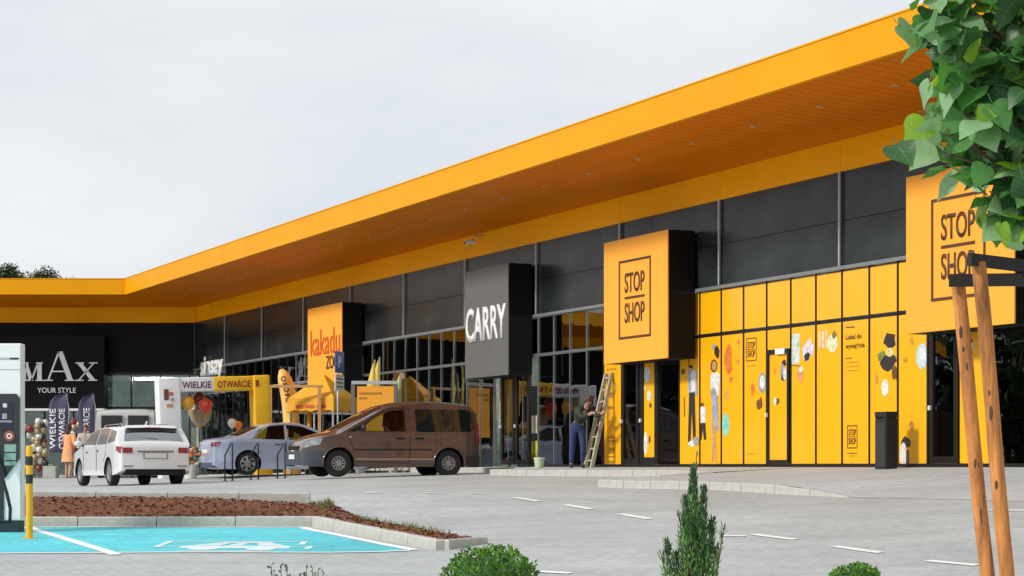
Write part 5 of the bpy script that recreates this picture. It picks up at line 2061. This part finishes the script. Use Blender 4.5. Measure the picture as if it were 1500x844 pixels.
# second slanted yellow shape left of the gazebo
g = at(447, 60.4)
k = 60.4 / FPX
o = thing('inflatable_wedge', 'pale yellow slanted inflatable slide between the curved column and the gazebo', 'inflatable', g, 0)
z0, z1, z2 = (HY - 606) * k - g.z, (HY - 590) * k - g.z, (HY - 565) * k - g.z
MB().prism([(-26 * k, z0), (10 * k, z0 + .02), (12 * k, z2), (4 * k, z2 + .03), (-26 * k, z1 - .02)], -.3, .3).build('slope', M_prom2, o, bevel=.05)
for x_ in (-22, 6):
    MB().tube([(x_ * k, 0, 0), (x_ * k, 0, z0 + .05)], .07, 10).build('leg', M_prom, o, smooth=True)
MB().box(-20 * k, -8 * k, -.32, -.305, z0 + .05, z0 + .14).build('print', M_red, o)
# timber frame and post
g = at(468, 59.3)
k = 59.3 / FPX
o = thing('timber_frame', 'slim beige timber frame with a horizontal beam beside the yellow gazebo', 'frame', g, 0)
M_tim = mat('beige_timber', (.62, .36, .14), .7, var=.15, scale=6)
zt = (HY - 568) * k - g.z
MB().box(-.045, .045, -.045, .045, 0, zt).build('post', M_tim, o)
MB().box(-72 * k - .045, -72 * k + .045, -.045, .045, 0, zt).build('post', M_tim, o)
MB().box(-74 * k, .10, -.05, .05, zt + .001, zt + .08).build('beam', M_tim, o)
# notice board
g = at(549, 55.8)
k = 55.8 / FPX
o = thing('notice_board', 'orange notice board in a grey frame behind the brown van', 'notice board', g, R(-4))
zt, zb_ = (HY - 563) * k - g.z, (HY - 640) * k - g.z
M_nf = mat('board_frame', (.16, .14, .13), .5)
for x_ in (-32, 31):
    MB().box(x_ * k - .05, x_ * k + .05, -.06, .06, 0, zt).build('post', M_nf, o)
MB().box(-34 * k, 33 * k, -.07, .07, zt + .001, zt + .09).build('top_rail', M_rail, o)
MB().box(-26 * k, 28 * k, -.02, .02, zb_, zt - .05).build('panel', M_sign, o)
for i, (x_, w_) in enumerate(((-23, 34), (-23, 12))):
    MB().box(x_ * k, (x_ + w_) * k, -.026, -.021, zt - .28 - .13 * i, zt - .22 - .13 * i).build('text_line', mat('faded_brown', (.45, .2, .03), .6), o)
# pale yellow beach flags beyond the board
for px, yt, Y, lab in ((549, 527, 56.5, 'left pale yellow beach flag above the orange notice board'), (556, 523, 56.8, 'taller yellow beach flag above the orange notice board'), (587, 545, 56.0, 'pale green beach flag right of the orange notice board')):
    g = at(px, Y)
    k = Y / FPX
    o = thing('beach_flag', lab, 'flag', g, R(-20), 'pale beach flags')
    zt = (HY - yt) * k - g.z
    gp = []
    for i in range(12):
        t = i / 11
        z = zt - 1.55 * (1 - t)
        wl = .26 * math.sin(min(1, (1 - t) * 1.5 + .02) * PI / 2) * (1 if t > .15 else .7 + 2 * t)
        gp.append([(-wl * (1 - v), .02 * math.sin(v * 4 + i), z) for v in (0, .5, 1)])
    c_ = (.80, .60, .10) if px < 580 else (.55, .62, .25)
    f_ = MB().grid(gp).build('cloth', mat('beach_flag_%d' % (px // 30), c_, .7), o, smooth=True)
    f_.modifiers.new('thick', 'SOLIDIFY').thickness = .005
    MB().tube([(.01, 0, 0), (.01, 0, zt)], [.018, .01], 7).build('pole', M_rail, o)
    MB().box(-.2, .2, -.2, .2, 0, .06).build('base', M_nf, o)
# parking sign on a pole
g = at(496, 57.0)
k = 57 / FPX
o = thing('parking_sign', 'blue parking sign with a white plate below on a grey pole', 'road sign', g, R(71))
zt = (HY - 514) * k - g.z
MB().tube([(0, .02, 0), (0, .02, zt)], .03, 10).build('pole', M_rail, o, smooth=True)
MB().box(-.30, .30, -.035, -.015, zt - .62, zt - .02).build('sign_plate', mat('sign_blue', (.05, .13, .42), .4), o)
put('lettering', text_mesh('lettering', 'P', .22, .34, M_white, .004, .03), o, T(-.11, -.036, zt - .48))
MB().box(-.30, .30, -.035, -.015, zt - 1.12, zt - .66).build('lower_plate', M_white, o)
for i in range(3):
    MB().box(-.22, .22, -.039, -.036, zt - .80 - .11 * i, zt - .765 - .11 * i).build('text_line', M_blackplast, o)
# bicycle hoops
for i, (px, lab) in enumerate(((335, 'left bicycle stand, at the tail of the silver car'), (373, 'middle bicycle stand, in front of the silver rear wheel'), (412, 'right bicycle stand, in front of the silver front door'))):
    Y = 52.6
    g = at(px, Y)
    k = Y / FPX
    o = thing('bicycle_stand', lab, 'bicycle stand', g, R(-40), 'bicycle stands beside the silver car')
    h = (HY - 649) * k - g.z
    M_bs = mat('stand_black', (.03, .032, .036), .4, metal=.3)
    MB().tube([(.14, 0, 0), (.14, 0, h - .02), (.10, 0, h), (-.10, 0, h - .26), (-.14, 0, h - .32), (-.14, 0, 0)], .02, 8).build('hoop', M_bs, o, smooth=True)
    for x_ in (-.14, .14):
        MB().lathe([(.0, .012), (.055, .012), (.055, 0)], 12, T(x_, 0, 0)).build('foot_plate', M_bs, o)

# ---------------------------------------------------------------- charger and bollard
Yc = 25.9
k = Yc / FPX
g = Vector(((0 - CX) * k, Yc, gz((0 - CX) * k, Yc)))
o = thing('charging_station', 'white electric car charging cabinet with dark screen panel', 'charger', g, 0)
M_cab = mat('cabinet_white', (.86, .85, .83), .35, var=.03, scale=2)
M_scr = mat('panel_dark', (.016, .022, .028), .2, coat=.5)


def cx(px):
    return px * k


def cz(py):
    return (HY - py) * k - g.z


MB().box(cx(-44), cx(31.5), 0, .20, cz(762), cz(503)).build('cabinet', M_cab, o, bevel=.02)
MB().box(cx(-43), cx(30.5), .01, .19, 0, cz(763)).build('plinth', mat('plinth_dark', (.015, .03, .035), .6), o)
z0 = cz(545)
pl = [(cx(-40), cz(690)), (cx(8), cz(700)), (cx(29), cz(672)), (cx(29), cz(583)), (cx(24), cz(577)), (cx(-40), cz(577))]
MB().prism(pl, -.02, .0).build('screen_panel', M_scr, o)
MB().box(cx(-42), cx(6), -.012, 0, cz(764), cz(700) - .0).build('lower_panel', M_scr, o)
MB().box(cx(-42), cx(28), -.004, 0, cz(527), cz(524)).build('vent_slot', M_rail, o)
MB().box(cx(15), cx(27), -.008, -.0045, cz(526.5), cz(524)).build('badge', M_blackplast, o)
MB().box(cx(-42), cx(30), -.004, 0, cz(542), cz(541)).build('panel_joint', M_rail, o)
MB().box(cx(-30), cx(20), -.026, -.02, cz(632), cz(590)).build('screen', mat('screen_black', (.02, .02, .035), .1), o)
for x0, x1, y0, y1, c_ in ((5, 11, 597, 591, (.6, .6, .62)), (4, 11, 614, 606, (.35, .33, .42)), (0, 18, 619, 616, (.28, .25, .3))):
    MB().box(cx(x0), cx(x1), -.029, -.0262, cz(y0), cz(y1)).build('screen_icon', pcol(c_), o)
MB().lathe([(0, .03), (.062, .03), (.07, .02), (.07, 0)], 20, Matrix.Translation((cx(15), -.02, cz(639))) @ Matrix.Rotation(PI / 2, 4, 'X')).build('stop_button', mat('button_red', (.35, .09, .05), .35), o, smooth=True, angle=40)
MB().lathe([(.02, .033), (.035, .033)], 16, Matrix.Translation((cx(15), -.02, cz(639))) @ Matrix.Rotation(PI / 2, 4, 'X')).build('button_ring', M_white, o)
for y0, y1 in ((662, 651), (674, 664), (682, 676)):
    MB().box(cx(7), cx(24), -.024, -.0205, cz(y0), cz(y1)).build('label_plate', mat('label_green', (.25, .42, .34), .5), o)
MB().tube([(cx(-20), -.10, cz(640)), (cx(-6), -.14, cz(662)), (cx(4), -.15, cz(690)), (cx(14), -.14, cz(722)), (cx(18), -.10, cz(745)), (cx(16), -.06, cz(766))], .022, 8).build('cable', M_blackplast, o, smooth=True)
MB().tube([(cx(30.5), -.005, cz(760)), (cx(30.5), -.005, cz(505))], .007, 6).build('edge_trim', M_rail, o)

p = at(43, 24.7)
o = thing('bollard', 'slim yellow bollard with black bands beside the charging cabinet', 'bollard', p, 0)
hb = (HY - 655) / FPX * 24.7 - p.z
M_by = mat('bollard_yellow', (.86, .44, .015), .45, var=.08, scale=10)
MB().lathe([(0, 0), (.09, 0), (.09, .012), (.045, .013)], 18).build('foot_plate', M_by, o)
zs = [hb * a for a in (0, .60, .70, .80, .90, 1.0)]
for i in range(5):
    mtl = M_by if i % 2 == 0 else M_blackplast
    prof = [(.042, zs[i]), (.042, zs[i + 1])]
    if i == 4:
        prof += [(.036, zs[5] + .015), (0, zs[5] + .02)]
    MB().lathe(prof, 18).build('post' if i % 2 == 0 else 'black_band', mtl, o, smooth=True, angle=40)

# ---------------------------------------------------------------- planting
rr = random.Random(21)


def leaf_quad(m, p, d, up, l, w_):
    d = d.normalized()
    s = d.cross(up)
    if s.length < 1e-3:
        s = Vector((1, 0, 0))
    s.normalize()
    mid = p + d * l * .5 + up * l * .06
    m.add([p, mid + s * w_ / 2, p + d * l, mid - s * w_ / 2], [(0, 1, 2, 3)])


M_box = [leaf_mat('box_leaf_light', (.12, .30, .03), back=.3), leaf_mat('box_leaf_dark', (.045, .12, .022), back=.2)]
M_twig = mat('twig', (.09, .06, .04), .9)
for px, ytop, Y, rad, lab in ((718, 800, 12, .305, 'rounded boxwood ball at bottom centre of the foreground'), (1254, 827, 12.2, .19, 'small boxwood ball at the bottom edge left of the stakes')):
    g = at(px, Y)
    zc = (HY - ytop) / FPX * Y - rad
    o = thing('boxwood_shrub', lab, 'shrub', g, 0, 'clipped boxwood balls')
    m = MB()
    zc -= g.z
    for k in range(5200 if rad > .25 else 2600):
        a, ct = rr.uniform(0, 2 * PI), rr.uniform(-1, 1)
        st = math.sqrt(1 - ct * ct)
        dr = Vector((st * math.cos(a), st * math.sin(a), ct))
        lump = 1 + .10 * noise.noise(dr * 3.1 + Vector((px, 0, 0))) + .05 * noise.noise(dr * 8)
        rd = rad * lump * (rr.random() ** .16)
        p = Vector((0, 0, zc)) + dr * rd
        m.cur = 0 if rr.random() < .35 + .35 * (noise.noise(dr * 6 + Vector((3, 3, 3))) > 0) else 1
        dd = dr + Vector((rr.gauss(0, .6), rr.gauss(0, .6), rr.gauss(.2, .5)))
        leaf_quad(m, p, dd, (dr + Vector((rr.gauss(0, .5), rr.gauss(0, .5), rr.gauss(0, .5)))).normalized(), rr.uniform(.022, .038), rr.uniform(.013, .022))
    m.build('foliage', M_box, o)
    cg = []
    for i_ in range(11):
        ph_ = PI * i_ / 10
        rw = []
        for j_ in range(17):
            th_ = 2 * PI * j_ / 16
            dr = Vector((math.sin(ph_) * math.cos(th_), math.sin(ph_) * math.sin(th_), math.cos(ph_)))
            rw.append(Vector((0, 0, zc)) + dr * rad * (.84 + .10 * noise.noise(dr * 3.1 + Vector((px, 0, 0)))))
        cg.append(rw)
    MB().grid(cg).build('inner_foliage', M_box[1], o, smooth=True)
    mt = MB()
    for q in range(7):
        a = q * .9
        mt.tube([(0, 0, 0), (.04 * math.cos(a), .04 * math.sin(a), zc * .5), (rad * .5 * math.cos(a), rad * .5 * math.sin(a), zc + rad * .2)], [.018, .012, .004], 6)
    mt.build('stem', M_twig, o)

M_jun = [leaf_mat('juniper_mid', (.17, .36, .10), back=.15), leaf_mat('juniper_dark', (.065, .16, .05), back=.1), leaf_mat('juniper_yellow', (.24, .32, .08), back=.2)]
g = at(1012, 12.0)
k = 12.0 / FPX
o = thing('juniper', 'slender upright juniper with loose side shoots in the foreground', 'conifer', g, 0)
m = MB()
stems = MB()
spires = []


def jx(px, py, dy=0):
    return Vector(((px - 1012) * k, dy, (HY - py) * k - g.z))


for (bx, by), (tx, ty), rad, n in (((1012, 960), (1016, 690), .055, 1500), ((1018, 960), (1031, 716), .045, 800), ((1010, 960), (1004, 730), .05, 900), ((1022, 960), (1044, 762), .05, 650),
                                   ((1000, 960), (976, 795), .045, 600), ((992, 960), (990, 812), .05, 450), ((1012, 960), (1040, 790), .055, 500), ((1024, 960), (1060, 768), .020, 110), ((1015, 960), (1021, 664), .014, 120),
                                   ((1018, 960), (1024, 745), .06, 700), ((1006, 960), (1012, 760), .06, 700), ((1026, 960), (1050, 800), .03, 250), ((998, 960), (966, 806), .022, 130), ((1016, 960), (1036, 735), .018, 110), ((1004, 960), (996, 752), .018, 110)):
    a, b = jx(bx, by, rr.uniform(-.08, .08)), jx(tx, ty, rr.uniform(-.06, .06))
    a.z = max(a.z, .02)
    stems.tube([a, a.lerp(b, .5) + Vector((.01, 0, 0)), b], [.014, .008, .002], 6)
    for q in range(n):
        t = rr.random() ** .85
        c = a.lerp(b, t)
        rd = rad * (1 - t ** 2.5) * math.sqrt(rr.random()) + .004
        al = rr.uniform(0, 2 * PI)
        od = Vector((math.cos(al), math.sin(al), 0))
        p = c + od * rd
        dd = od * rr.uniform(.1, .7) + Vector((rr.gauss(0, .15), rr.gauss(0, .15), 1))
        u = rr.random()
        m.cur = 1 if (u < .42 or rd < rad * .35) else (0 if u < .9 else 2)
        leaf_quad(m, p, dd, od, rr.uniform(.022, .055), rr.uniform(.006, .013))
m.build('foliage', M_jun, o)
stems.build('stem', M_twig, o)

# thin young sprigs at the lower edge
M_sprig = leaf_mat('sprig_leaf', (.09, .13, .07))
for lab, pts in (('sparse leafy sprig at the lower edge left of the boxwood', ((396, 828), (402, 838), (411, 830), (420, 829), (426, 842))), ('thin arching twig with tiny leaves at the lower edge', ((440, 842), (450, 834), (457, 832), (466, 835), (474, 838)))):
    Y = 12.5
    k = Y / FPX
    g = at(pts[2][0], Y)
    o = thing('sprig', lab, 'plant', g, 0)
    ms, ml = MB(), MB()
    base = Vector((0, 0, 0))
    for i, (px, py) in enumerate(pts):
        tpt = Vector(((px - pts[2][0]) * k, rr.uniform(-.05, .05), (HY - py) * k - g.z))
        ms.tube([base, base.lerp(tpt, .6) + Vector((tpt.x * .15, 0, .03)), tpt], [.005, .004, .002], 5)
        for q in range(9):
            t = .75 + .25 * q / 8
            p = base.lerp(tpt, t)
            leaf_quad(ml, p, Vector((rr.gauss(0, 1), rr.gauss(0, .6), rr.gauss(.4, .5))), Vector((0, -1, .3)), rr.uniform(.02, .04), rr.uniform(.010, .018))
    ms.build('stem', M_twig, o)
    ml.build('foliage', M_sprig, o)

# ---- young tree at the right, large heart-shaped leaves
TY = 8.3
k = TY / FPX
tb = at(1548, TY)
tree = thing('young_tree', 'young tree with large heart shaped green leaves at the right edge', 'tree', tb, 0)
M_bark = mat('young_bark', (.13, .09, .065), .9, var=.3, scale=20)


def tx(px, py, dy=0.0):
    return Vector(((px - CX) * k - tb.x, dy, (HY - py) * k - tb.z))


trunk_pts = [Vector((0, 0, 0)), tx(1545, 600), tx(1535, 350), tx(1528, 120), tx(1515, -140), tx(1500, -420)]
MB().tube(trunk_pts, [.032, .028, .024, .019, .013, .005], 10).build('trunk', M_bark, tree, smooth=True)
LM = [leaf_mat('leaf_mid', (.07, .23, .05), var=.2, scale=5, back=.3), leaf_mat('leaf_dark', (.025, .095, .025), var=.2, scale=5, back=.2), leaf_mat('leaf_pale', (.24, .42, .22), var=.15, scale=5, back=.25), leaf_mat('leaf_lime', (.22, .40, .04), var=.2, scale=5, back=.45)]


def veins(m):
    t = m.node_tree
    b = t.nodes['Principled BSDF']
    src = b.inputs['Base Color'].links[0].from_socket
    c = t.nodes.new('ShaderNodeTexCoord')
    sp_ = t.nodes.new('ShaderNodeSeparateXYZ')
    t.links.new(c.outputs['Object'], sp_.inputs[0])

    def op(kind, a, b2=None):
        n = t.nodes.new('ShaderNodeMath')
        n.operation = kind
        for i, v in enumerate((a, b2)):
            if v is None:
                continue
            if isinstance(v, (int, float)):
                n.inputs[i].default_value = v
            else:
                t.links.new(v, n.inputs[i])
        return n.outputs[0]
    ax = op('ABSOLUTE', sp_.outputs['X'])
    mid = op('LESS_THAN', ax, .018)
    fr = op('FRACT', op('MULTIPLY', op('SUBTRACT', sp_.outputs['Y'], op('MULTIPLY', ax, .9)), 5.5))
    sidev = op('LESS_THAN', fr, .11)
    f = op('MULTIPLY', op('MAXIMUM', mid, sidev), .2)
    mxn = t.nodes.new('ShaderNodeMixRGB')
    t.links.new(f, mxn.inputs[0])
    t.links.new(src, mxn.inputs[1])
    mxn.inputs[2].default_value = (.34, .48, .20, 1)
    t.links.new(mxn.outputs[0], b.inputs['Base Color'])


for m_ in LM:
    veins(m_)


def heart(fold, droop, seed):
    m = MB()
    out = [(0, -.01), (.10, -.09), (.24, -.12), (.37, -.06), (.46, .06), (.50, .20), (.48, .36), (.41, .52), (.31, .66), (.20, .79), (.11, .90), (.05, .98), (0, 1.06)]
    n = len(out)
    mid = [(0, y) for _, y in out]
    vs, r2 = [], random.Random(seed)

    def bend(x, y):
        z = fold * abs(x) ** 1.6 - droop * (max(0, y) ** 2) + .05 * math.sin(7 * y + seed * 2 + (2 if x > 0 else 0)) * abs(x) * 2
        return (x, y, z)
    L_ = [bend(-x, y) for x, y in out]
    C_ = [bend(0, .06 + .99 * i / (n - 1)) for i in range(n)]
    H_ = [bend(-x * .5, (y + .06 + .99 * i / (n - 1)) / 2) for i, (x, y) in enumerate(out)]
    H2 = [bend(x * .5, (y + .06 + .99 * i / (n - 1)) / 2) for i, (x, y) in enumerate(out)]
    R_ = [bend(x, y) for x, y in out]
    m.grid([L_, H_, C_, H2, R_])
    m.tube([(0, .06, 0), (0, -.2, .02), (0, -.42, .10)], [.014, .013, .012], 4)
    return m


HEARTS = [heart(f, d, s).mesh('leaf', LM[mi], smooth=True) for (f, d, s, mi) in ((.25, .15, 1, 0), (-.1, .25, 2, 0), (.35, .2, 3, 1), (.15, .1, 4, 2), (.3, .3, 5, 1), (-.15, .2, 6, 3), (.2, .12, 7, 0), (.1, .22, 8, 2))]
rr = random.Random(77)
nleaf = 0


def add_leaf(p, size, bias=None):
    global nleaf
    # leaves hang: tip points outward and down, face mostly towards sky and camera
    tipd = Vector((rr.gauss(-.2, .85), rr.gauss(-.2, .6), rr.gauss(-.45, .5)))
    if bias is not None:
        tipd += bias
    tipd.normalize()
    nrm = Vector((rr.gauss(-.15, .55), rr.gauss(-.65, .5), rr.gauss(.6, .5)))
    xax = tipd.cross(nrm).normalized()
    nrm = xax.cross(tipd).normalized()
    M = Matrix((xax, tipd, nrm)).transposed().to_4x4()
    M = Matrix.Translation(p) @ M @ Matrix.Diagonal((size, size, size, 1))
    put('leaf', rr.choice(HEARTS), tree, M)
    nleaf += 1


# branches reaching into the picture: (end px, end py, dy, leaves)
ends = [(1345, 8, -.15, 6), (1335, 38, .05, 6), (1350, 70, -.2, 7), (1372, 40, .1, 6), (1375, 98, .0, 7), (1362, 135, -.1, 7), (1385, 160, .15, 6), (1332, 192, -.1, 5), (1368, 205, .1, 4),
        (1362, 238, -.15, 3), (1412, 180, -.2, 7), (1424, 225, .1, 6), (1440, 262, -.1, 6), (1442, 288, .0, 3), (1460, 302, .05, 5), (1480, 312, -.1, 6), (1497, 325, .1, 5),
        (1400, 10, -.1, 8), (1430, 50, .1, 8), (1440, 0, -.2, 8), (1470, 25, .1, 8), (1460, 90, -.15, 9), (1492, 70, .1, 8), (1440, 130, .1, 8), (1480, 140, -.1, 9), (1465, 185, .05, 8), (1495, 205, -.1, 8),
        (1472, 240, .1, 8), (1498, 268, -.1, 8), (1410, 115, .25, 6), (1395, 68, .3, 5)]
br = []
for px, py, dy, n in ends:
    e = tx(px, py, dy)
    zb2 = e.z - abs(e.x) * rr.uniform(.15, .5)
    t0 = None
    for a, b in zip(trunk_pts[:-1], trunk_pts[1:]):
        if a.z <= zb2 <= b.z:
            t0 = a.lerp(b, (zb2 - a.z) / (b.z - a.z))
    t0 = t0 or trunk_pts[3]
    mid = t0.lerp(e, .55) + Vector((0, 0, .05))
    MB().tube([t0, mid, e + Vector((.02, 0, .02))], [.009, .006, .003], 6).build('branch', M_bark, tree, smooth=True)
    n = int(n * 1.45)
    for q in range(n):
        if nleaf >= 299:
            break
        t = 1 - (q / n) * .42
        base = mid.lerp(e, (t - .55) / .45) if t > .55 else t0.lerp(mid, t / .55)
        p = base + Vector((rr.gauss(0, .030), rr.gauss(0, .06), rr.gauss(0, .035)))
        add_leaf(p, rr.uniform(.085, .14))
# rest of the crown, outside the frame
rest = MB()
rest_n = 0
while rest_n < 420:
    a, ct = rr.uniform(0, 2 * PI), rr.uniform(-1, 1)
    st = math.sqrt(1 - ct * ct)
    rd = rr.random() ** .35
    c = tx(1560, -60) + Vector((.62 * rd * st * math.cos(a), .55 * rd * st * math.sin(a), .85 * rd * ct))
    if c.x < tx(1500, 0).x and c.z < tx(0, -25).z:
        continue
    hm_ = HEARTS[rest_n % 8]
    tipd = Vector((rr.gauss(-.2, .85), rr.gauss(-.2, .6), rr.gauss(-.45, .5))).normalized()
    nrm = Vector((rr.gauss(-.15, .55), rr.gauss(-.65, .5), rr.gauss(.6, .5)))
    xax = tipd.cross(nrm).normalized()
    nrm = xax.cross(tipd).normalized()
    Mx = Matrix.Translation(c) @ Matrix((xax, tipd, nrm)).transposed().to_4x4() @ Matrix.Diagonal((.12, .12, .12, 1))
    rest.cur = LM.index(hm_.materials[0])
    rest.add([Mx @ v.co for v in hm_.vertices], [tuple(p_.vertices) for p_ in hm_.polygons])
    rest_n += 1
structure(rest.build('foliage', LM, tree, smooth=True), 'stuff')

# stakes and cross boards that hold the tree
o = thing('tree_stakes', 'round brown wooden stakes joined by black boards holding the young tree', 'tree stakes', at(1500, 9.4), 0)
ob = o.location.copy()
M_stake = mat('stake_wood', (.50, .195, .05), .75, var=.75, scale=14, bump=.6, bscale=30, stretch=(1, 1, .16))
M_board = mat('board_black', (.012, .011, .011), .7)


def stake(px0, py0, px1, py1, Y, r):
    kk = Y / FPX
    a = Vector(((px0 - CX) * kk, Y, (HY - py0) * kk))
    b = Vector(((px1 - CX) * kk, Y, (HY - py1) * kk))
    d = b - a
    gl = gz(b.x, Y) - .15
    e = a + d * ((gl - a.z) / d.z)
    pts = [a.lerp(e, t) + Vector((.004 * math.sin(t * 9 + px0), 0, 0)) - ob for t in np.linspace(0, 1, 9)]
    m_ = MB().tube([pts[0] + Vector((0, 0, .006))] + pts, [r * .7] + [r * (1 + .06 * t) for t in np.linspace(0, 1, 9)], 14)
    m_.build('stake', M_stake, o, smooth=True, angle=50)
    # knots
    for q in range(9 if px0 < 1420 else 3):
        t = rr.uniform(.03, .6)
        c = a.lerp(e, t) - ob + Vector((rr.uniform(-.6, .6) * r, -r * .86, 0))
        MB().ball(c, rr.uniform(.004, .010), .006, rr.uniform(.012, .045), 8, 5).build('knot', M_twig, o, smooth=True)


stake(1402, 412, 1447, 844, 9.5, .0325)
stake(1433, 385, 1476, 844, 9.15, .0325)
stake(1632, 400, 1600, 844, 9.4, .036)
stake(1600, 372, 1575, 844, 9.9, .036)


def board_at(px0, px1, py, Y, Y1, h):
    kk, k1_ = Y / FPX, Y1 / FPX
    a = Vector(((px0 - CX) * kk, Y, (HY - py) * kk)) - ob
    b = Vector(((px1 - CX) * k1_, Y1, (HY - py) * kk)) - ob
    d = (b - a).normalized()
    n_ = Vector((-d.y, d.x, 0)) * .012
    hz = Vector((0, 0, h / 2))
    m_ = MB()
    m_.add([a - n_ - hz, b - n_ - hz, b + n_ - hz, a + n_ - hz, a - n_ + hz, b - n_ + hz, b + n_ + hz, a + n_ + hz], [(0, 1, 2, 3), (7, 6, 5, 4), (4, 5, 1, 0), (5, 6, 2, 1), (6, 7, 3, 2), (7, 4, 0, 3)])
    m_.build('crossboard', M_board, o)


board_at(1390, 1640, 411, 9.44, 9.34, .058)
board_at(1420, 1612, 380, 9.09, 9.84, .056)


# ---- trees behind the wing
M_far = [leaf_mat('far_leaf', (.05, .095, .03), var=.3, back=.2), leaf_mat('far_leaf_dark', (.022, .05, .02), var=.3, back=.15)]
for px, ytop, Y, rx, lab in ((12, 385, 112, .7, 'dark green leafy tree behind the roof at far left'), (70, 391, 114, .5, 'smaller dark tree behind the roof, right of the leafy tree'),
                             (103, 406, 116, .3, 'lowest treetop peeping over the roof edge near the bend'), (40, 398, 118, .75, 'low dark treetop between the two taller ones behind the roof'), (-60, 378, 110, 1.6, 'tall tree behind the roof just beyond the left edge')):
    x_ = (px - CX) / FPX * Y
    ht = (HY - ytop) / FPX * Y + .75
    o = thing('broadleaf_tree', lab, 'tree', (x_, Y, -.7), 0, 'trees behind the roof')
    t_ = MB()
    t_.tube([(0, 0, 0), (.1, 0, ht * .45), (0, 0, ht * .9)], [.28, .2, .04], 9)
    t_.build('trunk', M_bark, o, smooth=True)
    tl = MB()
    for q in range(7):
        a = q * 2.4
        tl.tube([(0, 0, ht * (.4 + .06 * q)), (rx * .7 * math.cos(a), rx * .7 * math.sin(a), ht * (.55 + .06 * q))], [.09, .03], 6)
    tl.build('limb', M_bark, o)
    m = MB()
    clumps = [(rr.gauss(0, rx * .75), rr.gauss(0, rx * .7), ht - .55 - abs(rr.gauss(0, 1.5)), rr.uniform(.4, .75)) for q in range(22)] + [(0, 0, ht - .55, .55), (rx * .5, 0, ht - .85, .6), (-rx * .6, 0, ht - .8, .6)]
    for cx_, cy_, cz_, cr_ in clumps:
        for q in range(240):
            dv = Vector((rr.gauss(0, 1), rr.gauss(0, 1), rr.gauss(0, 1))).normalized() * cr_ * rr.random() ** .4
            p = Vector((cx_, cy_, min(cz_, ht - .4))) + dv
            p.z = min(p.z, ht + .05 * rr.random())
            m.cur = 0 if rr.random() < .55 else 1
            leaf_quad(m, p, Vector((rr.gauss(0, 1), rr.gauss(0, 1), rr.gauss(0, .7))), Vector((rr.gauss(0, .4), rr.gauss(0, .4), 1)).normalized(), rr.uniform(.10, .2), rr.uniform(.07, .13))
    m.build('crown', M_far, o)

# ---- unseen leafy belt west of the car park, added for the shop glass to mirror
m = MB()
for k in range(80):
    t = k / 79
    cx_, cy_ = -72 - 12 * t + rr.gauss(0, 3), 18 + 92 * t + rr.gauss(0, 2)
    hh_ = rr.uniform(7, 12.5)
    for q in range(150):
        dv = Vector((rr.gauss(0, 1), rr.gauss(0, 1), rr.gauss(0, 1))).normalized() * rr.random() ** .35
        p = Vector((cx_ + dv.x * 3.0, cy_ + dv.y * 3.0, hh_ * .5 - .7 + dv.z * hh_ * .5))
        m.cur = 0 if rr.random() < .5 else 1
        leaf_quad(m, p, Vector((rr.gauss(0, 1), rr.gauss(0, 1), rr.gauss(0, .7))), Vector((rr.gauss(0, .4), rr.gauss(0, .4), 1)).normalized(), rr.uniform(.9, 1.6), rr.uniform(.7, 1.1))
structure(m.build('unseen_woodland', M_far), 'stuff')
